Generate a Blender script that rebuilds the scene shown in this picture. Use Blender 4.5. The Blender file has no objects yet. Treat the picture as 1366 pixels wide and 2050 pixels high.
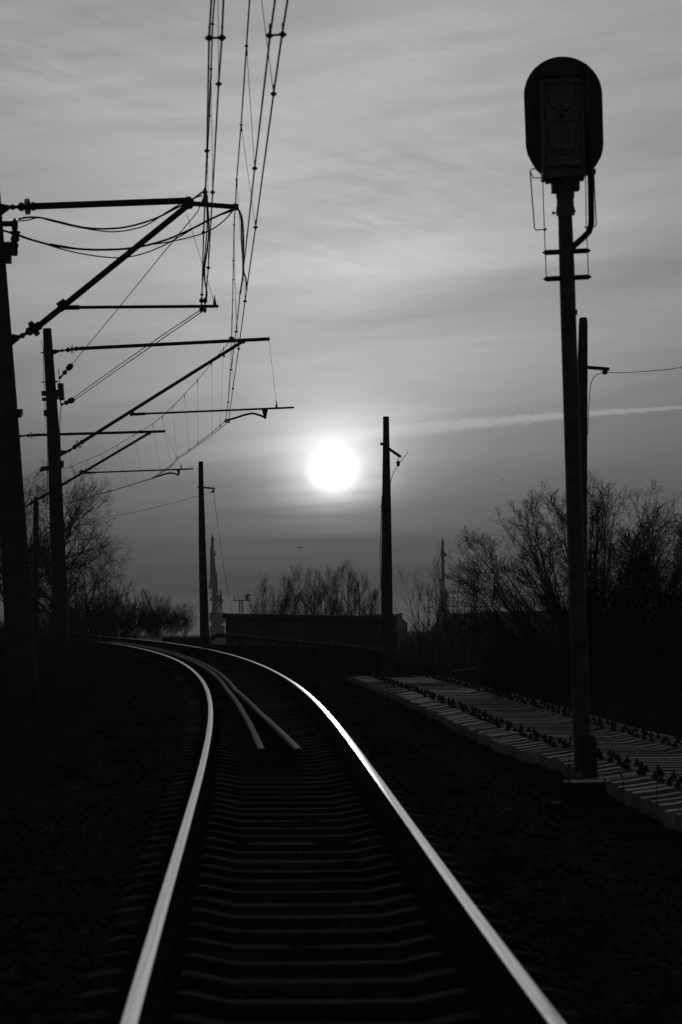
import bpy, math, random
import numpy as np
from mathutils import Vector, Matrix

random.seed(7)
rng = np.random.default_rng(7)
SC = bpy.context.scene
COL = SC.collection
RAD = math.radians

# ------------------------------------------------------------------ camera frame
FPX, W, H = 3986.0, 1366.0, 2050.0          # photo pixels
HORIZON = 1245.0
CAM_Z = 1.745
PITCH = math.atan((HORIZON - H / 2) / FPX)
CP, SP = math.cos(PITCH), math.sin(PITCH)


def P(px, py, Y):
    """world point seen at photo pixel (px,py) at forward distance Y (metres)"""
    a = (px - W / 2) / FPX
    b = (H / 2 - py) / FPX
    d = Vector((a, CP - b * SP, SP + b * CP))
    t = Y / d.y
    return Vector((d.x * t, Y, CAM_Z + d.z * t))


def px_m(n, Y):
    return n * Y / FPX


# ------------------------------------------------------------------ object helpers
def tag(o, label=None, cat=None, group=None, kind=None):
    if label: o['label'] = label
    if cat: o['category'] = cat
    if group: o['group'] = group
    if kind: o['kind'] = kind
    return o


def thing(name, loc, label, cat, group=None):
    o = bpy.data.objects.new(name, None)
    o.empty_display_size = 0.2
    COL.objects.link(o)
    o.location = loc
    return tag(o, label, cat, group)


def world_loc(o):
    v = Vector((0, 0, 0))
    while o is not None:
        v += Vector(o.location)
        o = o.parent
    return v


class MB:
    """mesh builder in world coordinates"""
    def __init__(self):
        self.v = []; self.f = []; self.m = []

    def _add(self, vs, fs, mi=0):
        b = len(self.v)
        self.v += [tuple(x) for x in vs]
        self.f += [tuple(i + b for i in f) for f in fs]
        self.m += [mi] * len(fs)
        return self

    def tube(self, pts, r, n=8, cap=True, mi=0):
        pts = [Vector(p) for p in pts]
        if not hasattr(r, '__len__'): r = [r] * len(pts)
        vs = []; fs = []
        up = None
        for i, p in enumerate(pts):
            if i == 0: t = pts[1] - p
            elif i == len(pts) - 1: t = p - pts[i - 1]
            else: t = (pts[i + 1] - p).normalized() + (p - pts[i - 1]).normalized()
            if t.length < 1e-9: t = Vector((0, 0, 1))
            t.normalize()
            if up is None:
                up = Vector((0, 0, 1)) if abs(t.z) < .9 else Vector((1, 0, 0))
            a = t.cross(up)
            if a.length < 1e-6: a = t.cross(Vector((0, 1, 0)))
            a.normalize(); b = a.cross(t).normalized(); up = b
            for k in range(n):
                w = 2 * math.pi * k / n
                vs.append(p + a * (math.cos(w) * r[i]) + b * (math.sin(w) * r[i]))
        for i in range(len(pts) - 1):
            for k in range(n):
                fs.append((i * n + k, i * n + (k + 1) % n, (i + 1) * n + (k + 1) % n, (i + 1) * n + k))
        if cap:
            fs.append(tuple(range(n))[::-1]); fs.append(tuple((len(pts) - 1) * n + k for k in range(n)))
        return self._add(vs, fs, mi)

    def lathe(self, p, q, prof, n=12, mi=0):
        """prof: list of (t along p->q, radius)"""
        p = Vector(p); q = Vector(q)
        ax = (q - p)
        u = ax.normalized()
        a = u.cross(Vector((0, 0, 1)))
        if a.length < 1e-3: a = u.cross(Vector((0, 1, 0)))
        a.normalize(); b = a.cross(u)
        vs = []; fs = []
        for t, r in prof:
            c = p + ax * t
            for k in range(n):
                w = 2 * math.pi * k / n
                vs.append(c + a * (math.cos(w) * r) + b * (math.sin(w) * r))
        m = len(prof)
        for i in range(m - 1):
            for k in range(n):
                fs.append((i * n + k, i * n + (k + 1) % n, (i + 1) * n + (k + 1) % n, (i + 1) * n + k))
        fs.append(tuple(range(n))[::-1]); fs.append(tuple((m - 1) * n + k for k in range(n)))
        return self._add(vs, fs, mi)

    def box(self, c, sx, sy, sz, rot=None, mi=0):
        c = Vector(c)
        vs = []
        for z in (-1, 1):
            for x, y in ((-1, -1), (1, -1), (1, 1), (-1, 1)):
                d = Vector((x * sx / 2, y * sy / 2, z * sz / 2))
                if rot is not None: d = rot @ d
                vs.append(c + d)
        fs = [(0, 3, 2, 1), (4, 5, 6, 7), (0, 1, 5, 4), (1, 2, 6, 5), (2, 3, 7, 6), (3, 0, 4, 7)]
        return self._add(vs, fs, mi)

    def bar(self, p, q, w, h, mi=0):
        """square section bar from p to q, w horizontal, h vertical-ish"""
        p = Vector(p); q = Vector(q); t = (q - p).normalized()
        a = t.cross(Vector((0, 0, 1)))
        if a.length < 1e-3: a = Vector((1, 0, 0))
        a.normalize(); b = a.cross(t)
        vs = []
        for c in (p, q):
            for x, y in ((-1, -1), (1, -1), (1, 1), (-1, 1)):
                vs.append(c + a * (x * w / 2) + b * (y * h / 2))
        fs = [(0, 3, 2, 1), (4, 5, 6, 7), (0, 1, 5, 4), (1, 2, 6, 5), (2, 3, 7, 6), (3, 0, 4, 7)]
        return self._add(vs, fs, mi)

    def prism(self, poly, off, mi=0):
        poly = [Vector(p) for p in poly]; off = Vector(off); n = len(poly)
        vs = poly + [p + off for p in poly]
        fs = [tuple(range(n)), tuple(range(n, 2 * n))[::-1]]
        for i in range(n):
            j = (i + 1) % n
            fs.append((j, i, i + n, j + n))
        return self._add(vs, fs, mi)

    def blob(self, c, r, seed=0, sq=(1, 1, 1), n=8, m=5, jit=.15, mi=0):
        rr = random.Random(seed); c = Vector(c)
        vs = [c + Vector((0, 0, -r * sq[2]))]; fs = []
        for i in range(1, m):
            ph = -math.pi / 2 + math.pi * i / m
            for k in range(n):
                w = 2 * math.pi * k / n; q = r * (1 + rr.uniform(-jit, jit))
                vs.append(c + Vector((math.cos(w) * math.cos(ph) * q * sq[0], math.sin(w) * math.cos(ph) * q * sq[1], math.sin(ph) * q * sq[2])))
        vs.append(c + Vector((0, 0, r * sq[2])))
        for k in range(n): fs.append((0, 1 + (k + 1) % n, 1 + k))
        for i in range(m - 2):
            for k in range(n):
                a = 1 + i * n + k; b = 1 + i * n + (k + 1) % n
                fs.append((a, b, b + n, a + n))
        t = len(vs) - 1
        for k in range(n): fs.append((t, 1 + (m - 2) * n + k, 1 + (m - 2) * n + (k + 1) % n))
        return self._add(vs, fs, mi)

    def mesh(self, name, mats, org=Vector((0, 0, 0)), smooth=False, bevel=0):
        me = bpy.data.meshes.new(name)
        me.from_pydata([(x - org[0], y - org[1], z - org[2]) for x, y, z in self.v], [], self.f)
        for m in (mats if isinstance(mats, (list, tuple)) else [mats]): me.materials.append(m)
        me.polygons.foreach_set('material_index', self.m)
        if smooth:
            me.polygons.foreach_set('use_smooth', [True] * len(me.polygons))
            me.set_sharp_from_angle(angle=RAD(40))
        me.update()
        return me

    def build(self, name, mats, parent=None, org=None, smooth=True, bevel=0):
        o0 = world_loc(parent) if parent is not None else (Vector(org) if org is not None else Vector((0, 0, 0)))
        o = bpy.data.objects.new(name, self.mesh(name, mats, o0, smooth))
        COL.objects.link(o)
        if parent is not None: o.parent = parent
        else: o.location = o0
        if bevel:
            b = o.modifiers.new('bevel', 'BEVEL'); b.width = bevel; b.segments = 2; b.limit_method = 'ANGLE'
        return o


def np_mesh(name, verts, faces, mat, org=(0, 0, 0), parent=None, smooth=False):
    """verts (n,3) array, faces (m,k) array, all the same size k"""
    org = np.array(world_loc(parent)) if parent is not None else np.array(org, float)
    me = bpy.data.meshes.new(name)
    k = faces.shape[1]; m = len(faces)
    me.vertices.add(len(verts)); me.vertices.foreach_set('co', (verts - org).astype(np.float32).ravel())
    me.loops.add(m * k); me.loops.foreach_set('vertex_index', faces.astype(np.int32).ravel())
    me.polygons.add(m)
    me.polygons.foreach_set('loop_start', np.arange(0, m * k, k, dtype=np.int32))
    me.polygons.foreach_set('loop_total', np.full(m, k, dtype=np.int32))
    if smooth: me.polygons.foreach_set('use_smooth', np.ones(m, dtype=bool))
    me.materials.append(mat)
    me.update(calc_edges=True); me.validate()
    o = bpy.data.objects.new(name, me); COL.objects.link(o)
    if parent is not None: o.parent = parent
    else: o.location = org
    return o


def copy_tree(o, parent=None):
    c = o.copy(); COL.objects.link(c)
    if parent is not None: c.parent = parent
    for ch in list(o.children): copy_tree(ch, c)
    return c


# ------------------------------------------------------------------ materials
def mat(name, col, rough=.8, metal=0.0, var=.35, scale=6.0, bump=.0, bscale=None, detail=6, spec=.3, stretch=None, orand=0.0):
    m = bpy.data.materials.new(name); m.use_nodes = True
    nt = m.node_tree; b = nt.nodes['Principled BSDF']
    b.inputs['Roughness'].default_value = rough; b.inputs['Metallic'].default_value = metal
    b.inputs['Specular IOR Level'].default_value = spec
    tc = nt.nodes.new('ShaderNodeTexCoord')
    src = tc.outputs['Object']
    if stretch:
        mp = nt.nodes.new('ShaderNodeMapping'); mp.inputs['Scale'].default_value = stretch
        nt.links.new(src, mp.inputs[0]); src = mp.outputs[0]
    n = nt.nodes.new('ShaderNodeTexNoise'); n.inputs['Scale'].default_value = scale; n.inputs['Detail'].default_value = detail
    nt.links.new(src, n.inputs['Vector'])
    mr = nt.nodes.new('ShaderNodeMapRange')
    mr.inputs[1].default_value = .3; mr.inputs[2].default_value = .7
    mr.inputs[3].default_value = col * (1 - var); mr.inputs[4].default_value = col * (1 + var)
    nt.links.new(n.outputs['Fac'], mr.inputs[0]); last = mr.outputs[0]
    if orand:                                   # every copy has its own age and dirt
        oi = nt.nodes.new('ShaderNodeObjectInfo'); m2 = nt.nodes.new('ShaderNodeMapRange')
        m2.inputs[3].default_value = 1 - orand; m2.inputs[4].default_value = 1 + orand
        nt.links.new(oi.outputs['Random'], m2.inputs[0])
        mm = nt.nodes.new('ShaderNodeMath'); mm.operation = 'MULTIPLY'
        nt.links.new(last, mm.inputs[0]); nt.links.new(m2.outputs[0], mm.inputs[1]); last = mm.outputs[0]
    nt.links.new(last, b.inputs['Base Color'])
    if bump:
        n2 = nt.nodes.new('ShaderNodeTexNoise'); n2.inputs['Scale'].default_value = bscale or scale * 5; n2.inputs['Detail'].default_value = 5
        nt.links.new(src, n2.inputs['Vector'])
        bp = nt.nodes.new('ShaderNodeBump'); bp.inputs['Strength'].default_value = bump; bp.inputs['Distance'].default_value = .02
        nt.links.new(n2.outputs['Fac'], bp.inputs['Height']); nt.links.new(bp.outputs[0], b.inputs['Normal'])
    return m


M = {}
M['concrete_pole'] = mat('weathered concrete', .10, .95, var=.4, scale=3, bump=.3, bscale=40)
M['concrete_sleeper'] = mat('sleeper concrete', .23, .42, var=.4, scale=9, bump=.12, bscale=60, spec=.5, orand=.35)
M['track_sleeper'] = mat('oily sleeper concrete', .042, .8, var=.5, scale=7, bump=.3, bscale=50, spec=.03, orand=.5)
M['steel'] = mat('grimy steel', .06, .55, .3, var=.4, scale=12, bump=.1)
M['dark_paint'] = mat('dark painted steel', .05, .5, 0, var=.3, scale=10, bump=.05)
M['board_black'] = mat('black signal board', .08, .5, 0, var=.25, scale=5)
M['signal_grey'] = mat('grey signal paint', .22, .45, 0, var=.25, scale=8, bump=.08)
M['post_grey'] = mat('grey post paint', .12, .45, .0, var=.4, scale=8, bump=.1)
M['wire'] = mat('dark copper wire', .03, .5, .6, var=.2)
M['porcelain'] = mat('brown porcelain', .04, .3, 0, var=.2)
M['rust'] = mat('rusty rail side', .04, .9, 0, var=.5, scale=14, bump=.3, spec=.0)
M['rusty_rail_top'] = mat('dull rail head', .09, .6, .5, var=.25, scale=14, bump=.1)
M['bark'] = mat('bare bark', .06, .9, var=.4, scale=8)
M['twig'] = mat('bare twigs', .035, .95, var=.3, scale=5, spec=.05)
M['dry_grass'] = mat('dry grass', .09, .95, var=.5, scale=2, spec=.0)
M['haze_scrub'] = mat('scrub paled for haze', .13, .95, var=.4, scale=2, spec=.03)  # undergrowth in the hollow: haze painted in as a paler base colour
M['scrub'] = mat('undergrowth', .045, .95, var=.4, scale=2, spec=.03)
M['ballast'] = mat('ballast stone', .09, .95, var=.6, scale=9, bump=.3, spec=.0)
M['ground'] = mat('earth and cinders', .022, .95, var=.6, scale=1.3, bump=.35, bscale=14, detail=10, spec=.0)
M['crane'] = mat('crane steel', .05, .8, var=.2, scale=.2)
M['shed'] = mat('shed sheet', .07, .9, var=.3, scale=.3)
M['coping'] = mat('concrete coping', .11, .9, var=.45, scale=2, bump=.4, bscale=12)
M['pipe'] = mat('pipe steel', .09, .6, .2, var=.4, scale=3, bump=.2)
M['bird'] = mat('bird plumage', .05, .9)


def brick_mat():
    m = bpy.data.materials.new('old brick'); m.use_nodes = True
    nt = m.node_tree; b = nt.nodes['Principled BSDF']; b.inputs['Roughness'].default_value = .9
    tc = nt.nodes.new('ShaderNodeTexCoord')
    mp = nt.nodes.new('ShaderNodeMapping'); mp.inputs['Rotation'].default_value = (RAD(90), 0, 0)
    nt.links.new(tc.outputs['Object'], mp.inputs[0])
    br = nt.nodes.new('ShaderNodeTexBrick')
    br.inputs['Color1'].default_value = (.19, .19, .19, 1); br.inputs['Color2'].default_value = (.19, .19, .19, 1)
    br.inputs['Mortar'].default_value = (.06, .06, .06, 1); br.inputs['Scale'].default_value = 1.0
    br.inputs['Brick Width'].default_value = .26; br.inputs['Row Height'].default_value = .085; br.inputs['Mortar Size'].default_value = .012
    nt.links.new(mp.outputs[0], br.inputs['Vector'])
    n = nt.nodes.new('ShaderNodeTexNoise'); n.inputs['Scale'].default_value = .9; n.inputs['Detail'].default_value = 8
    nt.links.new(tc.outputs['Object'], n.inputs['Vector'])
    mr = nt.nodes.new('ShaderNodeMapRange'); mr.inputs[1].default_value = .3; mr.inputs[2].default_value = .7
    mr.inputs[3].default_value = .45; mr.inputs[4].default_value = 1.5
    nt.links.new(n.outputs['Fac'], mr.inputs[0])
    mx = nt.nodes.new('ShaderNodeVectorMath'); mx.operation = 'SCALE'
    nt.links.new(br.outputs['Color'], mx.inputs[0]); nt.links.new(mr.outputs[0], mx.inputs['Scale'])
    nt.links.new(mx.outputs[0], b.inputs['Base Color'])
    bp = nt.nodes.new('ShaderNodeBump'); bp.inputs['Strength'].default_value = .6; bp.inputs['Distance'].default_value = .01; bp.invert = True
    nt.links.new(br.outputs['Fac'], bp.inputs['Height']); nt.links.new(bp.outputs[0], b.inputs['Normal'])
    return m


M['brick'] = brick_mat()


def rail_head_mat():
    """polished running surface: bright steel with long wear streaks (UV: u across, v along in metres)"""
    m = bpy.data.materials.new('polished rail head'); m.use_nodes = True
    nt = m.node_tree; b = nt.nodes['Principled BSDF']; b.inputs['Metallic'].default_value = 1
    uv = nt.nodes.new('ShaderNodeUVMap')
    mp = nt.nodes.new('ShaderNodeMapping'); mp.inputs['Scale'].default_value = (9, .25, 1)
    nt.links.new(uv.outputs[0], mp.inputs[0])
    n = nt.nodes.new('ShaderNodeTexNoise'); n.inputs['Scale'].default_value = 1; n.inputs['Detail'].default_value = 4
    nt.links.new(mp.outputs[0], n.inputs['Vector'])
    mr = nt.nodes.new('ShaderNodeMapRange'); mr.inputs[1].default_value = .3; mr.inputs[2].default_value = .7
    mr.inputs[3].default_value = .82; mr.inputs[4].default_value = .97
    nt.links.new(n.outputs['Fac'], mr.inputs[0])
    sp = nt.nodes.new('ShaderNodeSeparateXYZ'); nt.links.new(uv.outputs[0], sp.inputs[0])
    nl = nt.nodes.new('ShaderNodeTexNoise'); nl.noise_dimensions = '1D'; nl.inputs['Scale'].default_value = .22; nl.inputs['Detail'].default_value = 3
    nt.links.new(sp.outputs[1], nl.inputs['W'])
    def mth(o, a, c, d=None):
        q = nt.nodes.new('ShaderNodeMath'); q.operation = o
        for i, t in enumerate((a, c, d)):
            if t is None: continue
            if isinstance(t, (int, float)): q.inputs[i].default_value = t
            else: nt.links.new(t, q.inputs[i])
        return q.outputs[0]
    # a narrow dull line wandering along the head, a rusty edge, and the joints between rail lengths
    off = mth('ABSOLUTE', mth('SUBTRACT', sp.outputs[0], mth('MULTIPLY', mth('SUBTRACT', nl.outputs['Fac'], .5), .9)), 0)
    ln = nt.nodes.new('ShaderNodeMapRange'); ln.inputs[1].default_value = .0; ln.inputs[2].default_value = .07; ln.inputs[3].default_value = .55; ln.inputs[4].default_value = 1
    nt.links.new(off, ln.inputs[0])
    ed = nt.nodes.new('ShaderNodeMapRange'); ed.inputs[1].default_value = .36; ed.inputs[2].default_value = .24; ed.inputs[3].default_value = .12; ed.inputs[4].default_value = 1
    nt.links.new(mth('ADD', mth('ABSOLUTE', sp.outputs[0], 0), mth('MULTIPLY', mth('SUBTRACT', n.outputs['Fac'], .5), .25)), ed.inputs[0])
    jt = mth('LESS_THAN', mth('ABSOLUTE', mth('SUBTRACT', mth('FRACT', mth('MULTIPLY', sp.outputs[1], 1 / 6.25), 0), .5), 0), .0016)
    wear = mth('MULTIPLY', mth('MULTIPLY', ln.outputs[0], ed.outputs[0]), mth('SUBTRACT', 1.0, mth('MULTIPLY', jt, .6)))
    nt.links.new(mth('MULTIPLY', mr.outputs[0], wear), b.inputs['Base Color'])
    mr2 = nt.nodes.new('ShaderNodeMapRange'); mr2.inputs[1].default_value = .3; mr2.inputs[2].default_value = .7
    mr2.inputs[3].default_value = .23; mr2.inputs[4].default_value = .16
    nt.links.new(n.outputs['Fac'], mr2.inputs[0]); nt.links.new(mr2.outputs[0], b.inputs['Roughness'])
    return m


M['rail_head'] = rail_head_mat()

# ------------------------------------------------------------------ the track alignment
TP = dict(x0=.235, th=.056, k0=-2.62, k1=19.231, km=8.0, h=1.545, A=1.008, L=.823)
DS = .05
_S = np.arange(-12, 112, DS)


def alignment():
    s = np.clip(_S, 3, None) / 100
    kap = np.minimum(TP['k0'] + TP['k1'] * s, TP['km']) / 1000
    i0 = int(round((3 - _S[0]) / DS))
    ang = np.concatenate([[0], np.cumsum(kap[:-1] * DS)]); ang += TP['th'] - ang[i0]
    ang[:i0] = TP['th'] + (_S[:i0] - 3) * kap[i0]
    dx = -np.sin(ang) * DS; dy = np.cos(ang) * DS
    X = np.concatenate([[0], np.cumsum(dx[:-1])]); Y = np.concatenate([[0], np.cumsum(dy[:-1])])
    X += TP['x0'] - X[i0]; Y += 3 - Y[i0]
    t = np.clip(_S / 100 / TP['L'], 0, 1)
    Z = CAM_Z - TP['h'] + TP['A'] * (3 * t * t - 2 * t ** 3)
    return X, Y, Z, ang


AX, AY, AZ, AA = alignment()          # rail top level along the centre line


def at_s(s):
    i = min(max(int(round((s - _S[0]) / DS)), 0), len(_S) - 1)
    return AX[i], AY[i], AZ[i], AA[i]


def track_point(s, u, dz=0):
    x, y, z, a = at_s(s)
    return Vector((x + math.cos(a) * u, y + math.sin(a) * u, z + dz))


# ------------------------------------------------------------------ terrain
def smooth(a, b, x):
    t = np.clip((x - a) / (b - a), 0, 1); return t * t * (3 - 2 * t)


def terrain(u, Y):
    """height (world z) at lateral offset u from the track and forward distance Y (arrays)"""
    zr = np.interp(Y, AY, AZ)
    ang = np.interp(Y, AY, AA)
    ul = u * np.cos(ang)
    bed = zr - .243 + .057 * smooth(.95, 1.15, np.abs(ul))
    right = CAM_Z + np.interp(Y, [-20, 20, 30, 45, 58, 66, 70, 80, 100, 160, 400, 3000], [-1.90, -1.89, -1.85, -1.785, -1.74, -1.5, -1.2, -1.5, -3.2, -9, -12, -14])
    # shoulder of the bridge approach beside the parapet
    shoulder = smooth(65.5, 69, Y) * (1 - smooth(78, 90, Y)) * (1 - smooth(9.0, 10.5, u))
    right = right * (1 - shoulder) + (CAM_Z - .88) * shoulder
    low = smooth(63, 72, Y) * smooth(9.5, 14, u)
    right = right * (1 - low) + (CAM_Z - 4.0 - 5 * smooth(90, 160, Y)) * low
    right = right + .5 * smooth(9, 16, u) * (1 - smooth(55, 66, Y))
    left = CAM_Z + np.interp(Y, [-20, 10, 20, 35, 45, 52, 62, 75, 100, 140, 300, 3000], [-1.9, -1.75, -1.6, -1.2, -.80, -.62, -.46, -.40, -.7, -3, -11, -14])
    left = left + .5 * smooth(4, 14, -u) * (1 - smooth(80, 140, Y))
    r = bed * (1 - smooth(1.55, 3.0, ul)) + right * smooth(1.55, 3.0, ul)
    l = bed * (1 - smooth(1.5, 2.5, -ul)) + left * smooth(1.5, 2.5, -ul)
    z = np.where(u > 0, r, l)
    far = smooth(86, 100, Y)
    return z * (1 - far) + np.where(u > 0, right, left) * far


def centre_x(Y):
    return np.interp(Y, AY, AX)


def ground_z(X, Y):
    Y = np.asarray(Y, float); return terrain(np.asarray(X, float) - centre_x(Y), Y)


ys = np.concatenate([np.arange(-14, 60, .35), np.arange(60, 110, .7), np.geomspace(110, 1900, 40)])
us = np.concatenate([-np.geomspace(1200, 12, 26), np.arange(-11.5, -3, .5), np.arange(-3, 3.41, .2), np.arange(3.6, 16, .4), np.geomspace(17, 1200, 26)])
UU, YY = np.meshgrid(us, ys)
XX = UU + centre_x(YY)
ZZ = terrain(UU, YY) + rng.normal(0, .012, UU.shape) * (np.abs(UU) < 30)
nr, nc = UU.shape
idx = np.arange(nr * nc).reshape(nr, nc)
fc = np.stack([idx[:-1, :-1], idx[:-1, 1:], idx[1:, 1:], idx[1:, :-1]], -1).reshape(-1, 4)
tag(np_mesh('ground', np.stack([XX, YY, ZZ], -1).reshape(-1, 3), fc, M['ground'], smooth=True), kind='structure')

# ------------------------------------------------------------------ ballast stones (stuff)
def stones(n, smax):
    base = np.array([[1, 0, 0], [-1, 0, 0], [0, 1, 0], [0, -1, 0], [0, 0, 1], [0, 0, -1], [.6, .6, .5], [-.6, .6, -.5], [.6, -.6, -.5], [-.6, -.6, .5]])
    tri = np.array([[0, 6, 4], [6, 2, 4], [2, 1, 4], [1, 9, 4], [9, 3, 4], [3, 0, 4], [0, 5, 2], [2, 5, 7], [7, 5, 1], [1, 5, 3], [3, 5, 8], [8, 5, 0], [0, 2, 6], [2, 7, 1], [1, 3, 9], [3, 8, 0]])
    s = 6.0 + (smax - 6) * rng.random(n) ** 1.7
    u = rng.uniform(-2.7, 2.9, n)
    u = np.where((np.abs(u) < .85) & (rng.random(n) < .7), np.sign(u) * rng.uniform(.9, 2.6, n), u)
    i = np.clip(((s - _S[0]) / DS).astype(int), 0, len(_S) - 1)
    x = AX[i] + np.cos(AA[i]) * u; y = AY[i] + np.sin(AA[i]) * u
    z = ground_z(x, y) - np.where(np.abs(u) < .95, .020, .006)
    sz = rng.uniform(.012, .030, n) * np.where(rng.random(n) < .06, 1.7, 1)
    ph = rng.uniform(0, 2 * np.pi, n); c, q = np.cos(ph), np.sin(ph)
    b = base[None] * (1 + rng.uniform(-.35, .35, (n, 10, 3))) * sz[:, None, None] * np.stack([np.ones(n), rng.uniform(.6, 1, n), rng.uniform(.5, .8, n)], -1)[:, None]
    bx = b[..., 0] * c[:, None] - b[..., 1] * q[:, None]; by = b[..., 0] * q[:, None] + b[..., 1] * c[:, None]
    v = np.stack([bx + x[:, None], by + y[:, None], b[..., 2] + z[:, None]], -1).reshape(-1, 3)
    f = (tri[None] + (np.arange(n) * 10)[:, None, None]).reshape(-1, 3)
    return v, f


v, f = stones(45000, 42)
tag(np_mesh('ballast', v, f, M['ballast']), 'crushed stone ballast between and beside the sleepers of the curved track', 'ballast', kind='stuff')

# ------------------------------------------------------------------ sleepers
def sleeper_mesh(name, material):
    xs = [-1.35, -1.12, -.98, -.62, -.42, 0, .42, .62, .98, 1.12, 1.35]
    hs = [.150, .180, .205, .190, .148, .145, .148, .190, .205, .180, .150]
    m = MB(); vs = []; fs = []
    for x, h in zip(xs, hs):
        wb = .15 if abs(x) > .5 else .125
        wt = .062 if abs(x) > .5 else .055
        vs += [(x, -wb, 0), (x, -wt - .006, h - .008), (x, -wt, h), (x, wt, h), (x, wt + .006, h - .008), (x, wb, 0)]
    for i in range(len(xs) - 1):
        for k in range(5): fs.append((i * 6 + k, (i + 1) * 6 + k, (i + 1) * 6 + k + 1, i * 6 + k + 1))
        fs.append((i * 6 + 5, (i + 1) * 6 + 5, (i + 1) * 6, i * 6))
    fs.append(tuple(range(6))); e = (len(xs) - 1) * 6; fs.append(tuple(e + k for k in range(6))[::-1])
    m._add(vs, fs)
    return m.mesh(name, material)


def bolt_mesh():
    m = MB()
    m.box((0, 0, .012), .07, .055, .024)
    m.lathe((0, 0, .02), (0, 0, .074), [(0, .025), (.25, .025), (.26, .019), (.6, .019), (.61, .012), (1, .011)], 8)
    return m.mesh('bolt', M['rust'])


SL_STACK = sleeper_mesh('stacked_sleeper', M['concrete_sleeper'])
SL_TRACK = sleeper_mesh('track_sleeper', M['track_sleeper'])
BOLT = bolt_mesh()
BOLT_SPOTS = [(-.90, 0, .2015), (-.70, 0, .1945), (.70, 0, .1945), (.90, 0, .2015)]


def make_sleeper(mesh, loc, rz, rx, label, group, bolts, ry=0.0):
    o = bpy.data.objects.new('concrete_sleeper', mesh); COL.objects.link(o)
    o.location = loc; o.rotation_euler = (rx, ry, rz)
    tag(o, label, 'sleeper', group)
    for (x, y, z) in bolts:
        b = bpy.data.objects.new('bolt', BOLT); COL.objects.link(b); b.parent = o; b.location = (x, y, z)
    return o


s = 6.3
k = 0
while s < 76:
    x, y, z, a = at_s(s)
    z1 = at_s(s + .5)[2]
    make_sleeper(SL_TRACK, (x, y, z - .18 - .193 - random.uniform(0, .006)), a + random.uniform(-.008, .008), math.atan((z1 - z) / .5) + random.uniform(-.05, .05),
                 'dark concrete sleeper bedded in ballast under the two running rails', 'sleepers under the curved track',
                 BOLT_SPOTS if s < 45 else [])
    s += .500 + random.uniform(-.02, .02)
    k += 1

# ------------------------------------------------------------------ rails
RAIL_PROF = [(-.066, 0), (-.066, .010), (-.012, .026), (-.009, .045), (-.009, .128), (-.0365, .140), (-.0365, .168), (-.032, .1778), (-.013, .1792),
             (.013, .1792), (.032, .1778), (.0365, .168), (.0365, .140), (.009, .128), (.009, .045), (.012, .026), (.066, .010), (.066, 0)]


def rail(name, pts, angs, label, heads, zoff, head_mat, seat_tilt=0.0):
    """sweep the rail section along pts (world points of the rail foot)"""
    n = len(RAIL_PROF)
    vs = []; fs = []; ms = []
    for p, a in zip(pts, angs):
        for (x, z) in RAIL_PROF:
            vs.append((p[0] + math.cos(a) * x, p[1] + math.sin(a) * x, p[2] + z + x * seat_tilt))
    for i in range(len(pts) - 1):
        for k in range(n):
            j = (k + 1) % n
            fs.append((i * n + k, i * n + j, (i + 1) * n + j, (i + 1) * n + k))
            ms.append(1 if k in heads else 0)
    fs.append(tuple(range(n))[::-1]); ms.append(0)
    e = (len(pts) - 1) * n; fs.append(tuple(e + k for k in range(n))); ms.append(0)
    m = MB(); m._add(vs, fs); m.m = ms
    org = Vector(pts[0])
    o = m.build(name, [M['rust'], head_mat], org=org, smooth=True)
    me = o.data
    uvl = me.uv_layers.new(name='UVMap')
    prof_u = [q[0] for q in RAIL_PROF]
    for poly in me.polygons:
        for li in poly.loop_indices:
            vi = me.loops[li].vertex_index
            uvl.data[li].uv = (prof_u[vi % n] * 10, (vi // n) * .25)
    return tag(o, label, 'rail')


CANT = .04
ss = np.arange(-8, 104, .25)
for side, nm, lab in ((-1, 'rail', 'polished inner running rail on the left of the curving track'), (1, 'rail', 'polished outer running rail on the right of the curving track')):
    pts = []; an = []
    for s in ss:
        p = track_point(s, side * .797, -.18 + (CANT if side > 0 else 0) * 1.0)
        pts.append(p); an.append(at_s(s)[3])
    rail(nm, pts, an, lab, {7, 8, 9}, 0, M['rail_head'])

# two loose rails lying between the running rails
def loose(us, lab):
    pts = []; an = []
    S0 = 21.6
    for s in np.arange(S0, 66, .4):
        u = np.interp(s, [21.6, 28, 34.4, 42, 50, 66], us)
        p = track_point(s, u, -.18 + .012)
        pts.append(p); an.append(at_s(s)[3] - math.atan(np.interp(s, [21.6, 34.4, 50], [(us[2] - us[0]) / 12.8 * -1] * 2 + [0])) * 0)
    return rail('rail', pts, an, lab, {5, 6, 7, 8, 9, 10, 11}, 0, M['rusty_rail_top'])


loose([-.20, -.335, -.45, -.46, -.50, -.5], 'dull loose rail lying between the running rails, the left one of the pair')
loose([.20, -.10, -.31, -.33, -.36, -.36], 'dull loose rail lying between the running rails, the right one of the pair')

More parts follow.
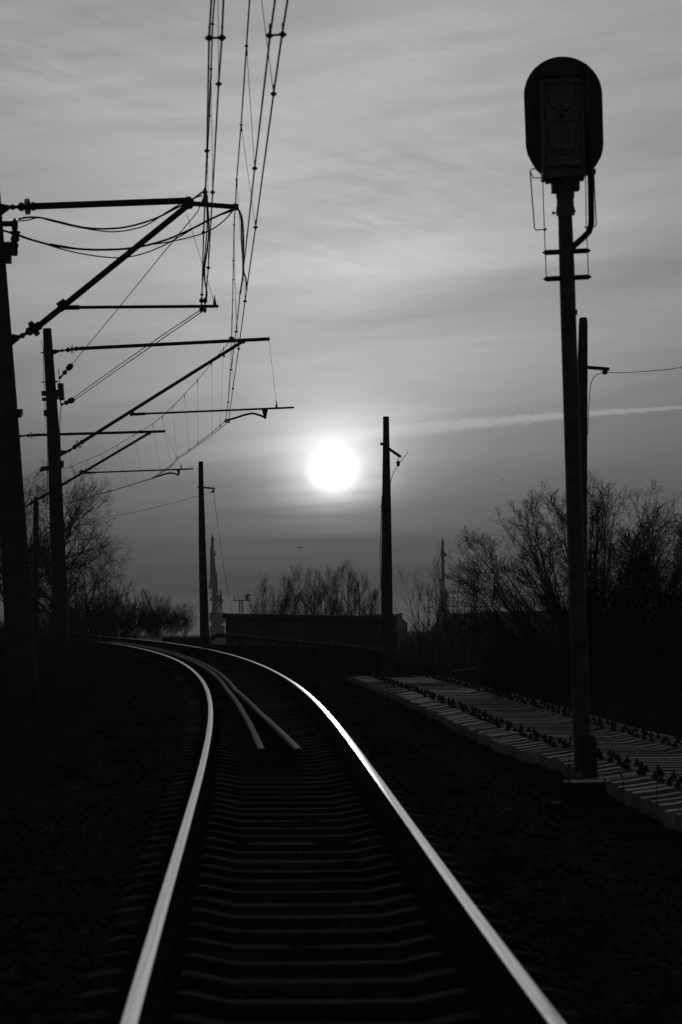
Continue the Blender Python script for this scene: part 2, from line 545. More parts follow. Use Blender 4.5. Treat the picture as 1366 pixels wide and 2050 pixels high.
# ------------------------------------------------------------------ row of spare sleepers beside the track
row_x = [(17.0, 3.02), (20.2, 2.88), (25.2, 2.66), (26.7, 2.36), (30.6, 2.06), (36, 1.79), (45, 1.22), (51, .75), (58, .21)]
row_z = [(17, -1.70), (30, -1.67), (45, -1.61), (58, -1.565)]
Yr = 16.6
i = 0
rr = random.Random(3)
while Yr < 58:
    xl = np.interp(Yr, [a for a, b in row_x], [b for a, b in row_x])
    zt = CAM_Z + np.interp(Yr, [a for a, b in row_z], [b for a, b in row_z])
    make_sleeper(SL_STACK, (xl + 1.35 + rr.uniform(-.05, .05), Yr, zt - .165 + rr.uniform(-.008, .008)), rr.uniform(-.022, .022), rr.uniform(-.05, .05),
                 'pale spare concrete sleeper lying in the long row beside the track behind the signal post', 'spare sleepers laid side by side',
                 BOLT_SPOTS if Yr < 58 else [], ry=rr.uniform(-.004, .004))
    Yr += .40 + rr.uniform(-.03, .05)
    i += 1

o = MB()
p0 = P(903, 1344, 60); p1 = P(954, 1336.5, 60.5)
zb = CAM_Z - 1.85
o.prism([(p0.x, 60, zb), (p1.x, 60, zb), (p1.x + .01, 60, p1.z), (p0.x + .35, 60, p1.z - .06), (p0.x, 60, p0.z)], (0, .7, 0))
tag(o.build('concrete_block', M['coping'], org=(p0.x, 60, zb), bevel=.02), 'pale slanted concrete block lying behind the far end of the sleeper row', 'block')

# ------------------------------------------------------------------ the signal
D = 19.5
def S_(x, y, dy=0.0): return P(x, y, D + dy)
base = Vector((S_(1170, 1600).x, D, float(ground_z(S_(1170, 1600).x, D))))
sig = thing('railway_signal', base, 'tall railway light signal seen from behind, oval black board on a grey post', 'signal')
# post
m = MB()
m.tube([S_(1131.5, 425), S_(1136, 560), S_(1137, 600), S_(1150, 1000), S_(1163, 1400), S_(1167.5, 1545)],
       [px_m(14.2, D), px_m(15.8, D), px_m(15.8, D), px_m(16.5, D), px_m(17, D), px_m(17.2, D)], 20)
m.build('post', M['post_grey'], sig)
m = MB()
m.tube([S_(1153.5, 620), S_(1153.8, 631)], px_m(2.6, D), 8)
m.build('post_clip', M['steel'], sig)
# background board: stadium outline
def board_outline():
    pts = []
    cx0, cy0 = 1127.8, 190
    for k in range(25):                     # top half circle
        w = math.pi - math.pi * k / 24
        x = cx0 + 78.4 * math.cos(w); y = cy0 - 77 * math.sin(w)
        pts.append((x + (y - 190) * .010, y))
    pts += [(1208.6, 285)]
    for x, y in ((1207.5, 300), (1203.5, 314), (1197, 326), (1187.7, 340), (1176, 351), (1160, 359), (1130, 362.5), (1100, 360), (1086, 351), (1074, 339), (1065, 325), (1057, 309), (1053.5, 295)):
        pts.append((x, y))
    return pts
out = board_outline()
m = MB()
m.prism([S_(x, y, -.012) for x, y in out], (0, .024, 0))
b = m.build('background_board', M['board_black'], sig)
# housing (two-aspect case) behind the board = nearer to the camera
m = MB()
m.prism([S_(1083.5, 155, -.21), S_(1165, 150, -.21), S_(1172.5, 352, -.21), S_(1087, 357, -.21)][::-1], (0, .196, 0))
case = m.build('signal_case', M['signal_grey'], sig, bevel=.008)
m = MB()
m.bar(S_(1066, 156, -.22), S_(1165, 149, -.22), .05, .018)
m.build('case_roof', M['dark_paint'], case)
for (ya, yb) in ((158, 243), (246, 335)):
    m = MB()
    sh = (ya - 150) * .021
    m.prism([S_(1092 + sh, ya, -.226), S_(1158 + sh, ya - 2, -.226), S_(1159.5 + sh, yb - 2, -.226), S_(1093 + sh, yb, -.226)][::-1], (0, .015, 0))
    d = m.build('door', M['signal_grey'], case, bevel=.004)
    # embossed semicircular rib and latch
    m = MB()
    cxm = 1124.5 + sh
    arc = [S_(cxm + 27 * math.cos(w), ya + 36 + 27 * math.sin(w), -.229) for w in np.linspace(.0, math.pi, 15)]
    m.tube([S_(cxm + 27, ya + 6, -.229)] + arc + [S_(cxm - 27, ya + 6, -.229)], .006, 6)
    m.build('door_rib', M['dark_paint'], d)
    m = MB()
    m.lathe(S_(cxm, ya + 53, -.25), S_(cxm, ya + 53, -.226), [(0, .012), (1, .014)], 10)
    m.lathe(S_(cxm, ya + 3, -.245), S_(cxm, ya + 3, -.226), [(0, .010), (1, .012)], 10)
    m.build('latch', M['steel'], d)
for (hx, hy) in ((1091, 178), (1091.5, 226), (1093, 264), (1094, 318)):
    m = MB(); m.lathe(S_(hx, hy + 5, -.232), S_(hx, hy - 5, -.232), [(0, .010), (.3, .010), (.32, .013), (.68, .013), (.7, .010), (1, .010)], 8)
    m.build('hinge', M['steel'], case)
m = MB(); m.box(S_(1126, 232, -.245), .045, .04, .03); m.box(S_(1122, 229, -.24), .02, .03, .025)
m.build('padlock', M['steel'], case)
# edge angle irons of the case
for (xa, xb) in ((1086, 1091), (1164, 1171)):
    m = MB(); m.bar(S_(xa, 156, -.215), S_(xb, 352, -.215), .03, .018)
    m.build('case_edge', M['signal_grey'], case)
# mounting brackets and neck
m = MB()
m.prism([S_(x, y, -.16) for x, y in ((1094, 356), (1169, 352), (1171, 357.5), (1161, 358), (1161.5, 378.5), (1149, 379), (1149, 383), (1113, 383), (1106.5, 383), (1105.5, 362.5), (1094.5, 364))][::-1], (0, .12, 0))
m.build('mounting_bracket', M['dark_paint'], sig)
m = MB()
m.lathe(S_(1131, 340, -.1), S_(1132.5, 432, -.02), [(0, px_m(18, D)), (.45, px_m(18, D)), (.46, px_m(18.8, D)), (.62, px_m(18.3, D)), (.63, px_m(17.2, D)), (.80, px_m(17.4, D)), (.81, px_m(18.6, D)), (1, px_m(18.6, D))], 20)
nk = m.build('neck', M['signal_grey'], sig)
m = MB()
m.tube([S_(1106.5, 426.3, -.02), S_(1118, 425.8, -.02)], px_m(1.8, D), 6); m.lathe(S_(1106, 426.4, -.02), S_(1109.5, 426.2, -.02), [(0, px_m(3.4, D)), (1, px_m(3.4, D))], 6)
m.tube([S_(1146, 424, -.02), S_(1152, 423, -.02)], px_m(1.8, D), 6); m.lathe(S_(1149.5, 422.5, -.02), S_(1152.5, 422.2, -.02), [(0, px_m(3.2, D)), (1, px_m(3.2, D))], 6)
m.build('set_screw', M['steel'], nk)
# conduit: long dark pipe at the right of the case, bending into the post
m = MB()
m.tube([S_(1170, 129, -.24), S_(1174, 200, -.24), S_(1180, 290, -.2), S_(1182.5, 345, -.12), S_(1184, 430, -.10), S_(1184, 450, -.09), S_(1180, 463, -.08), S_(1170, 474, -.06), S_(1146, 495, -.03)],
       [px_m(5.6, D)] * 2 + [px_m(6.2, D)] * 7, 12)
m.build('conduit', M['dark_paint'], sig)
m = MB()
m.box(S_(1187, 344, -.10), px_m(11, D), .07, px_m(9, D))
m.build('conduit_clamp', M['dark_paint'], sig)
# the two crossbars with pointed ends
for (ya, yb, xl, xr) in ((506, 501.5, 1086, 1183.5), (559, 554, 1087.5, 1185)):
    m = MB()
    a, bq = S_(xl, ya, -.02), S_(xr, yb, -.02)
    L = (bq - a).length
    m.lathe(a, bq, [(0, .003), (.05, px_m(4.2, D)), (.08, px_m(5.4, D)), (.92, px_m(5.2, D)), (.95, px_m(4, D)), (1, .003)], 8)
    m.build('crossbar', M['dark_paint'], sig)
# thin rods and wire guards
def rod(pts, r=.0055, dy=-.10, name='guard_rod'):
    m = MB(); m.tube([S_(x, y, dy) for x, y in pts], r, 6); return m.build(name, M['steel'], sig)
rod([(1086.5, 350), (1088, 400), (1091, 480), (1094, 556)], .005)
rod([(1172.5, 345), (1174, 440), (1176.3, 500), (1178.5, 553)], .005)
rod([(1084, 356), (1068, 356.5), (1061.5, 343), (1063, 340), (1075, 336), (1100, 332.5), (1128, 330.5), (1160, 332), (1184, 337), (1190, 345)], .0065, -.26)
rod([(1061.5, 343), (1066, 400), (1070.5, 457), (1072.5, 460), (1076, 460.3), (1095, 459)], .0065, -.18)
rod([(1189, 347), (1191.5, 400), (1194, 448), (1193, 452.5), (1190, 453.5), (1170, 455)], .0065, -.14)
rod([(1083, 196.5), (1063, 197), (1057.5, 183), (1062, 176), (1085, 169), (1120, 163.5), (1155, 165), (1177, 173), (1186, 189)], .0065, -.26)
rod([(1057.5, 184), (1061, 240), (1065.5, 302), (1083, 302)], .0065, -.2)
rod([(1178, 180), (1184, 250), (1187.5, 300)], .006, -.2)
m = MB()
m.tube([S_(1094.5, 459, -.1), S_(1089, 458.6, -.1)], .012, 8)
m.build('rod_clamp', M['steel'], sig)
# junction box near the foot
m = MB()
m.prism([S_(x, y, -.16) for x, y in ((1169, 1470), (1191, 1472), (1195, 1480), (1197, 1556), (1168, 1558))][::-1], (0, .18, 0))
m.build('junction_box', M['dark_paint'], sig, bevel=.01)
# base flange with two lugs, foundation
m = MB()
m.bar(S_(1130, 1566.5), S_(1220, 1565.5), .30, .022)
m.build('base_plate', M['dark_paint'], sig)
for x in (1140, 1211):
    m = MB(); m.lathe(S_(x, 1576, -.1), S_(x, 1557, -.1), [(0, .013), (.35, .013), (.36, .024), (.62, .024), (.63, .012), (1, .012)], 8)
    m.build('anchor_bolt', M['concrete_sleeper'], sig)
m = MB()
c = S_(1174, 1590)
m.prism([(c.x - .27, D - .22, c.z - .62), (c.x + .27, D - .22, c.z - .62), (c.x + .17, D - .16, c.z + .105), (c.x - .17, D - .16, c.z + .105)], (0, .40, 0))
m.build('foundation', M['ground'], sig, bevel=.015)
# rubble heaped round the foot
m = MB()
hr = random.Random(77)
for k in range(46):
    w = hr.uniform(0, 2 * math.pi); q = hr.uniform(.05, .42)
    xx, yy = c.x - .02 + math.cos(w) * q * 1.15, D - .1 + math.sin(w) * q * .9 - .1
    m.blob((xx, yy, float(ground_z(xx, yy)) + max(.16 - q * .4, 0) * hr.uniform(.3, 1)), hr.uniform(.035, .10), k, (1.2, 1, .7), 7, 5, .25)
tag(m.build('rubble_heap', M['rust'], org=(c.x, D, float(ground_z(c.x, D)))), 'dark heap of rubble round the foot of the signal post', 'rubble')
# cable coil at the foot
m = MB()
m.tube([S_(1091, 1607, -.3), S_(1088, 1615, -.4), S_(1090, 1627, -.5), S_(1098, 1637, -.6), S_(1112, 1645, -.65), S_(1135, 1650, -.7), S_(1170, 1645, -.6), S_(1190, 1625, -.4), S_(1185, 1600, -.25)], .011, 8)
m.tube([S_(1091, 1607, -.3), S_(1105, 1601, -.25), S_(1125, 1603, -.2), S_(1150, 1600, -.2)], .013, 8)
tag(m.build('cable', M['wire'], org=S_(1120, 1640, -.5)), 'loop of thick cable lying on the ground at the foot of the signal post', 'cable')
for x, y, dy, w, lab in ((1112, 1609, -.3, .10, 'pale flat stone left of the signal foot'),):
    m = MB(); m.blob(S_(x, y, dy), w / 2, 5, (1.2, .8, .45), 10, 6)
    tag(m.build('stone', M['concrete_sleeper'], org=S_(x, y, dy)), lab, 'stone')

# ------------------------------------------------------------------ overhead line masts
def insulator(mb_parent, p, q, r, name='insulator', sheds=2, cap=True):
    """strain insulator between p and q (q on the tube side)"""
    p = Vector(p); q = Vector(q)
    prof = [(0, r * .35), (.06, r * .9), (.16, r * 1.0), (.24, r * .55), (.34, r * .7), (.42, r * 1.55), (.54, r * 1.5), (.56, r * .9)]
    t = .66
    for k in range(sheds):
        prof += [(t - .035, r * .8), (t - .010, r * 2.9), (t + .010, r * 2.9), (t + .035, r * .8)]
        t += .095
    prof += [(.86, r * .9), (.87, r * 1.5), (1, r * 1.5)]
    m = MB(); m.lathe(p, q, prof, 14)
    return m.build(name, M['porcelain'], mb_parent)


def lug(mb, mastpt, tip, h):
    """tapered mounting lug fixed on the mast face"""
    a = Vector(mastpt); b = Vector(tip)
    mb.prism([a + Vector((0, -.03, h * .45)), b + Vector((0, -.03, h * .18)), b + Vector((0, -.03, -h * .18)), a + Vector((0, -.03, -h * .75))][::-1], (0, .06, 0))


def mast(d, centre, label, tilt, arm, strut, reg, hang, extra=None, tube_r=.045):
    """centre: [(px,py,r_px)] from the top to the foot; tilt: metres of depth per photo pixel to the right of the mast"""
    foot = P(centre[-1][0], centre[-1][1], d)
    t = thing('catenary_mast', foot, label, 'mast', 'overhead line masts left of the track')
    m = MB()
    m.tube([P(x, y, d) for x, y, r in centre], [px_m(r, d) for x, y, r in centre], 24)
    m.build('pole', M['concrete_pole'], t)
    x0 = arm['mount'][0]
    Q = lambda x, y, e=0.0: P(x, y, d + (x - x0) * tilt + e)
    # top arm
    m = MB(); m.tube([Q(*arm['tube'][0]), Q(*arm['tube'][1])], tube_r, 14)
    a = m.build('bracket_arm', M['dark_paint'], t)
    insulator(a, Q(*arm['clevis']), Q(*arm['tube'][0]), tube_r * .85)
    m = MB(); lug(m, Q(*arm['mount']), Q(*arm['clevis']), arm['lug'])
    m.build('mounting_lug', M['dark_paint'], a)
    # strut
    m = MB(); m.tube([Q(*strut['tube'][0]), Q(*strut['tube'][1])], tube_r * .95, 14)
    st = m.build('strut', M['dark_paint'], t)
    insulator(st, Q(*strut['clevis']), Q(*strut['tube'][1]), tube_r * .85)
    m = MB(); lug(m, Q(*strut['mount']), Q(*strut['clevis']), arm['lug'])
    m.build('mounting_lug', M['dark_paint'], st)
    m = MB(); c = Q(*strut['tube'][0]); m.lathe(c + Vector((0, -.07, 0)), c + Vector((0, .07, 0)), [(0, tube_r * 1.3), (1, tube_r * 1.3)], 12)
    m.build('arm_joint', M['dark_paint'], st)
    # registration arm
    m = MB(); m.tube([Q(*reg['a']), Q(*reg['b'])], reg['r'], 10)
    h = Q(*reg['a']); g = Q(*reg['hinge'])
    m.tube([g, g.lerp(h, .5) + Vector((0, 0, -.02)), h.lerp(Q(*reg['b']), .06)], reg['r'] * 1.5, 8)
    ra = m.build('registration_arm', M['dark_paint'], t)
    m = MB(); m.box(g, tube_r * 2.8, tube_r * 2.6, tube_r * 2.6, Matrix.Rotation(-.6, 3, 'Y'))
    m.build('arm_clamp', M['dark_paint'], ra)
    m = MB(); m.tube([Q(*hang[0]), Q(*hang[0]) + (Q(*hang[1]) - Q(*hang[0])) * .06 + Vector((.01, 0, 0)), Q(*hang[1])], .004, 5)
    m.lathe(Q(*hang[1]) + Vector((0, 0, -.03)), Q(*hang[1]) + Vector((0, 0, .14)), [(0, .028), (.4, .022), (.6, .014), (1, .006)], 8)
    m.build('hanger_wire', M['wire'], ra)
    if extra: extra(t, Q, m)
    return t, Q


D1, D2, D3 = 31.0, 50.0, 66.0


def extra1(t, Q, _):
    # horizontal tip of the bracket carrying the running catenary
    m = MB(); m.tube([Q(378, 407), Q(474, 414.5)], .042, 12)
    m.lathe(Q(467, 414), Q(477, 414.8), [(0, .055), (.7, .06), (1, .04)], 12)
    m.box(Q(379, 404), .10, .12, .13, Matrix.Rotation(.5, 3, 'Y'))
    m.build('arm_extension', M['dark_paint'], t)
    # messenger clamps sitting on the arm
    m = MB()
    for (x, y) in ((411, 385), (410, 404)):
        m.box(Q(x, y), .05, .06, .10); m.lathe(Q(x - 5, y - 1), Q(x + 4, y), [(0, .02), (.5, .055), (1, .02)], 8)
    m.tube([Q(411, 376), Q(411, 412)], .022, 8)
    m.build('messenger_clamp', M['steel'], t)
    # post insulator on a small outrigger
    m = MB(); m.bar(Q(-8, 448, -.05), Q(34, 448, -.05), .10, .07)
    ou = m.build('outrigger', M['dark_paint'], t)
    m = MB()
    p, q = Q(31, 512, -.05), Q(29.5, 437, -.05)
    m.lathe(p, q, [(0, .035), (.10, .045), (.18, .035), (.25, .055), (.30, .055), (.35, .038), (.42, .075), (.50, .065), (.55, .04), (.60, .09), (.64, .09), (.66, .035), (.72, .05), (.92, .055), (.95, .025), (1, .018)], 12)
    m.build('post_insulator', M['porcelain'], ou)
    m = MB(); m.box(Q(10, 498, -.05), px_m(34, D1), .2, px_m(24, D1)); m.box(Q(6, 519, -.05), px_m(33, D1), .16, px_m(15, D1))
    m.tube([Q(20, 521, -.1), Q(20, 528, -.1)], .02, 8)
    m.build('switch_box', M['dark_paint'], t)
    m = MB()
    c = Q(18, 826)
    m.lathe(Q(14, 832), Q(15, 820), [(0, .235), (1, .235)], 24); m.box(Q(40, 825), .09, .08, .09)
    m.build('band_clamp', M['dark_paint'], t)
    m = MB()
    for x in (404, 411):
        m.lathe(Q(x, 596), Q(x - 1, 626), [(0, .012), (.1, .03), (.2, .045), (.32, .03), (.34, .012), (.55, .014), (.7, .03), (.85, .034), (1, .012)], 8)
    m.build('contact_clamp', M['steel'], t)
    m = MB(); m.box(Q(378, 401), .08, .11, .10)
    m.build('arm_end', M['dark_paint'], t)


mast(D1, [(-27, 290, 20.8), (-20, 400, 22), (9, 800, 25), (34, 1176, 28.5), (53, 1452, 31)],
     'thick concrete overhead line mast cut by the left edge of the photo', .003,
     dict(mount=(1, 417), clevis=(19, 415), tube=[(70, 413), (380, 401.5)], lug=.16),
     dict(tube=[(379, 409), (80, 651)], clevis=(40, 675), mount=(22, 678)),
     dict(a=(140, 615.5), b=(437, 613), r=.026, hinge=(126, 611)), [(373, 428), (430, 608)], extra1, .053)


def extra2(t, Q, _):
    m = MB()
    q = lambda *a: Q(*a)
    m.prism([Q(523.5, 817), Q(537, 816.5), Q(533, 838.5), Q(529, 838)][::-1], (0, .05, 0))
    m.tube([Q(531, 836), Q(521, 831.5), Q(511, 828.2), Q(503, 827.6), Q(492, 830), Q(478, 834.5), Q(462, 839.5), Q(452, 841)], .027, 8)
    sa = m.build('steady_arm', M['dark_paint'], t)
    m = MB()
    for x, y in ((452, 841), (458, 842)): m.lathe(Q(x, y - 2), Q(x, y + 5), [(0, .012), (.4, .03), (.8, .035), (1, .015)], 8)
    m.build('contact_clamp', M['steel'], sa)
    m = MB(); m.box(Q(463.5, 678), .09, .09, .10); m.tube([Q(459, 677), Q(469, 678)], .03, 8)
    m.build('messenger_clamp', M['steel'], t)
    m = MB(); m.lathe(Q(449, 713, -.05), Q(449, 713, .05), [(0, .03), (1, .03)], 8)
    m.build('eye_bolt', M['steel'], t)
    m = MB()
    m.prism([Q(115.2, 767, -.1), Q(125.5, 767, -.1), Q(127.7, 799.5, -.1), Q(118, 800, -.1)][::-1], (0, .2, 0))
    m.box(Q(112, 790, -.02), .12, .12, .24)
    m.build('balance_box', M['dark_paint'], t)
    m = MB(); m.tube([Q(117.7, 739), Q(119, 767)], .011, 6); m.build('anchor_rod', M['steel'], t)
    m = MB(); m.tube([Q(121.5, 800), Q(122.5, 812)], .016, 6); m.build('anchor_rod', M['steel'], t)
    m = MB()
    for x, y, w, h in ((89, 787.5, 10, 9), (89.5, 799.5, 9, 6), (91, 827, 5, 12)): m.box(Q(x, y, -.02), px_m(w, D2), .12, px_m(h, D2))
    m.tube([Q(79.5, 706.5), Q(90, 706)], [.006, .03], 8); m.tube([Q(83, 765), Q(93, 764.5)], [.012, .016], 8)
    m.tube([Q(110, 763), Q(115.5, 764)], .024, 8)
    m.build('band_clamp', M['dark_paint'], t)
    m = MB()
    m.bar(Q(82.5, 939), Q(124, 934), .18, .10); m.box(Q(125, 929), .07, .1, .16); m.bar(Q(82.5, 938), Q(84, 944), .08, .10)
    m.build('footrest', M['dark_paint'], t)
    m = MB()
    m.tube([Q(82.8, 681), Q(85.5, 690), Q(87.2, 700), Q(88, 760), Q(91, 820), Q(95, 870), Q(95.5, 940), Q(96, 1010)], .008, 6)
    m.tube([Q(122.6, 812), Q(121, 835), Q(120, 850), Q(120.5, 870), Q(121.5, 905)], .010, 6)
    m.build('down_lead', M['wire'], t)
    m = MB()
    m.lathe(Q(124.5, 1350), Q(117.5, 1146), [(0, px_m(17.3, D2)), (1, px_m(15.9, D2))], 28)
    m.build('painted_foot', M['brick'], t)


_, Q2 = mast(D2, [(94.4, 658, 8.6), (107, 859, 12.1), (116.7, 1110, 15.0), (125, 1350, 16.6)],
     'concrete overhead line mast standing in front of the left bare tree, its foot banded', .0022,
     dict(mount=(103, 704), clevis=(120, 702.5), tube=[(155, 698), (540, 678.5)], lug=.13),
     dict(tube=[(487, 683), (166, 884)], clevis=(136, 904), mount=(122, 906)),
     dict(a=(272, 829), b=(589, 815.8), r=.026, hinge=(264, 827)), [(538.5, 682), (554, 813)], extra2, .046)


def extra3(t, Q, _):
    m = MB()
    m.prism([Q(354, 940.5), Q(361, 940), Q(359, 952), Q(357, 951.5)][::-1], (0, .05, 0))
    m.tube([Q(358, 951), Q(349, 947.8), Q(341, 946.8), Q(330, 949), Q(320, 952.5), Q(306, 956.5)], .028, 8)
    m.build('steady_arm', M['dark_paint'], t)
    m = MB(); m.box(Q(281, 864), .08, .08, .09)
    m.build('messenger_clamp', M['steel'], t)


_, Q3 = mast(D3, [(26, 838, 5.6), (34, 1000, 8), (55, 1300, 11)],
     'concrete overhead line mast almost hidden behind the nearest mast, only its bracket showing', .004,
     dict(mount=(30, 874), clevis=(46, 872.5), tube=[(69, 871), (331, 863.5)], lug=.13),
     dict(tube=[(299, 867), (72, 1002)], clevis=(52, 1014), mount=(40, 1016)),
     dict(a=(172, 946.5), b=(387, 938.6), r=.026, hinge=(164, 945)), [(331, 866), (363, 937)], extra3, .046)

# ------------------------------------------------------------------ overhead wires
def lerp_tab(x, tab):
    return float(np.interp(x, [a for a, b in tab], [b for a, b in tab]))


def by_height(rel_tab):
    """depth from the height above the camera (metres) given as a table over photo y"""
    return lambda y: lerp_tab(y, rel_tab) * FPX / (HORIZON - y)


def clampshape(mb, p, s=1.0):
    mb.lathe(p + Vector((-.03 * s, 0, 0)), p + Vector((.03 * s, 0, 0)), [(0, .006 * s), (.25, .016 * s), (.4, .026 * s), (.6, .026 * s), (.75, .016 * s), (1, .006 * s)], 8)
    mb.tube([p + Vector((0, 0, -.01)), p + Vector((.002, 0, .055 * s)), p + Vector((0, 0, .085 * s))], .008 * s, 6)


def fine(pts, n=6):
    """Catmull-Rom refinement of 3-D points"""
    pts = [Vector(p) for p in pts]; out = []
    for i in range(len(pts) - 1):
        p0 = pts[max(i - 1, 0)]; p1 = pts[i]; p2 = pts[i + 1]; p3 = pts[min(i + 2, len(pts) - 1)]
        for k in range(n):
            t = k / n
            out.append(.5 * ((2 * p1) + (p2 - p0) * t + (2 * p0 - 5 * p1 + 4 * p2 - p3) * t * t + (3 * p1 - p0 - 3 * p2 + p3) * t ** 3))
    return out + [pts[-1]]


def extend(pts, L):
    """prolong a wire backwards over the camera"""
    d = (pts[0] - pts[1]).normalized()
    return [pts[0] + d * L] + pts


# --- running catenary
dE = by_height([(-50, 4.52), (0, 4.55), (838, 5.09)])
E1 = [(551, 0), (541, 71), (510, 339), (487, 545), (481, 587), (473, 664), (462, 745), (457, 805), (452, 842)]
F1 = [(576, 0), (565, 69), (548, 188), (512, 455), (494, 580), (478, 698), (467, 775), (458, 843)]
tail = [(441, 852, 51.4), (425, 866, 53), (396.6, 887, 56), (379, 901, 58), (354.5, 917, 60.7), (342.6, 932, 62.3), (322, 946, 64.5), (307, 957, Q3(307, 957).y)]
tail2 = [(287.6, 962.5, 68.3), (257, 972.5, 71.5), (220, 984, 75), (192.7, 990.5, 77.5), (161, 1000, 80.5), (100, 1017, 87), (20, 1038, 95)]
run = thing('overhead_catenary', P(480, 640, 33), 'right overhead catenary that follows the track, with droppers and twin contact wires', 'overhead wire')
q2y = Q2(452, 842).y
sc_ = lambda y: dE(y) * (1 + (q2y / dE(842) - 1) * np.clip((y - 400) / 442, 0, 1))
Ep = [P(x, y, sc_(y)) for x, y in E1]; Fp = [P(x, y, sc_(y)) for x, y in F1]
toff = lambda L, dx: [P(x + dx, y, z) for x, y, z in L]
Et = toff(tail, 0); Ft = [P(x + 5.5 * (1 - i / len(tail)), y + 1.2, z) for i, (x, y, z) in enumerate(tail)]
rest = [P(*a) for a in tail2]
m = MB(); m.tube(extend(Ep + Et + rest, 24), .0085, 6); m.build('contact_wire', M['wire'], run)
m = MB(); m.tube(extend(Fp + Ft + [p + Vector((.03, 0, 0)) for p in rest], 24), .0085, 6); m.build('contact_wire', M['wire'], run)
dD = by_height([(0, 6.1), (413, 6.47), (440, 6.47), (510, 6.5), (600, 6.75), (680, 7.09)])
D_px = [(500, 0), (494, 90), (483, 250), (474, 360), (471.5, 412)]
D_px2 = [(469, 450), (468, 510), (466, 600), (463.5, 677)]
Dp = [P(x, y, dD(y)) for x, y in D_px] + [P(x, y, dD(y) + (Q2(463, 680).y - dD(680)) * (y - 440) / 240) for x, y in D_px2]
Dt = [(456.8, 688, 51.2), (448, 697, 51.6), (424, 727, 53.2), (396, 760.7, 56), (369, 790.5, 58.4), (346, 814, 60.6), (325, 833, 62.4), (306, 848.5, 64.3), (281, 864, Q3(281, 864).y),
      (268, 871, 68.6), (234, 892, 71.5), (203.5, 908.8, 74.8), (175, 921, 77.6), (146, 933, 80.5), (46, 962, 92)]
m = MB(); m.tube(extend(Dp + [P(*a) for a in Dt], 24), .0085, 6); m.build('messenger_wire', M['wire'], run)


def dropper(a, b, clamp=1.0, parent=run):
    m = MB(); m.tube([a, b], .0032, 5)
    if clamp:
        clampshape(m, b, clamp); m.lathe(a + Vector((-.02, 0, 0)), a + Vector((.02, 0, 0)), [(0, .006), (.5, .02), (1, .006)], 6)
        d = (b - a).normalized(); m.tube([a, a + d * .12], .009, 6)
    return m.build('dropper', M['wire'], parent)


def on(poly, y):
    """point of a wire polyline (px list + depth fn) at photo y"""
    return lerp_tab(y, [(b, a) for a, b in poly])


Dall = D_px + D_px2
for ytop, poly, ybot in ((-200, F1, 188), (92, E1, 337), (250, F1, 455), (360, F1, 603), (450, E1, 664), (522, F1, 698), (560, E1, 740), (600, F1, 778), (640, E1, 805)):
    if ytop < 0:
        b = P(548, 188, sc_(188)); a = P(524, 0, 16.8); a = a + (a - b) * .4
    else:
        b = P(on(poly, ybot), ybot, sc_(ybot))
        a = P(on(Dall, ytop), ytop, dD(ytop))
    dropper(a, b)
for x1, y1, x2, y2 in ((448, 697, 441, 853), (424, 727, 425, 866), (396, 760.7, 396.6, 887), (369, 790.5, 379, 901), (346, 814, 354.5, 917), (325, 833, 342.6, 932), (306, 848.5, 322, 946)):
    dz = lerp_tab(-x2, [(-a, c) for a, b, c in reversed(tail)][::-1])
    dropper(P(x1, y1, lerp_tab(-x1, [(-a, c) for a, b, c in Dt])), P(x2, y2, dz), .8)
for x1, y1, x2, y2 in ((268, 871, 287.6, 962.5), (234, 892, 257, 972.5), (203.5, 908.8, 220, 984), (175, 921, 192.7, 990.5), (146, 933, 161, 1000)):
    dropper(P(x1, y1, lerp_tab(-x1, [(-a, c) for a, b, c in Dt])), P(x2, y2, lerp_tab(-x2, [(-a, c) for a, b, c in tail2])), .7)
m = MB()
a, b = P(540, 71, sc_(71)), P(566, 69, sc_(69)); m.tube([a, b], .010, 8); clampshape(m, a, 1.1); clampshape(m, b, 1.1)
m.build('spreader', M['steel'], run)

# --- catenary that leaves the track and ends on the second mast
dA = by_height([(0, 4.75), (605, 4.98)])
A1 = [(423.6, 0), (419, 76), (417.5, 150), (414.5, 306), (411, 390), (408, 465), (404, 610)]
C1 = [(447.7, 0), (444.5, 76), (438, 168), (426, 385), (417, 540), (411, 610)]
anc = thing('overhead_catenary', P(415, 450, 26), 'left overhead catenary that swings away from the track and ends anchored on the second mast', 'overhead wire')
for L, q, nm in ((A1, [(402.5, 620, 31.6), (330, 668, 36), (240, 730, 42.5), (146, 797.5, 49.6)], 'contact_wire'), (C1, [(410.5, 620, 31.6), (330, 675, 36), (240, 737, 42.5), (148, 802, 49.6)], 'contact_wire')):
    m = MB(); m.tube(extend([P(x, y, dA(y)) for x, y in L] + [P(*a) for a in q], 20), .0085, 6); m.build(nm, M['wire'], anc)
dB = by_height([(0, 6.3), (380, 6.71)])
B1 = [(429.7, 0), (426, 48), (423, 138), (420, 230), (415, 320), (412, 384)]
m = MB(); m.tube(extend([P(x, y, dB(y)) for x, y in B1] + [P(396, 424, 31.6), P(320, 515, 36), P(230, 626, 43), P(140, 735, 49.6)], 24), .0085, 6)
m.build('messenger_wire', M['wire'], anc)
for ytop, L, ybot in ((-150, C1, 168), (48, A1, 302), (138, C1, 385), (232, A1, 465), (300, C1, 536), (345, A1, 590)):
    if ytop < 0:
        b = P(438, 168, dA(168)); a = P(436.6, 0, 18); a = a + (a - b) * .5
    else:
        b = P(on(L, ybot), ybot, dA(ybot)); a = P(on(B1, ytop), ytop, dB(ytop))
    dropper(a, b, 1.0, anc)
m = MB()
a, b = P(419, 76, dA(76)), P(444.5, 75.5, dA(76)); m.tube([a, b], .010, 8); clampshape(m, a, 1.2); clampshape(m, b, 1.2)
m.build('spreader', M['steel'], anc)
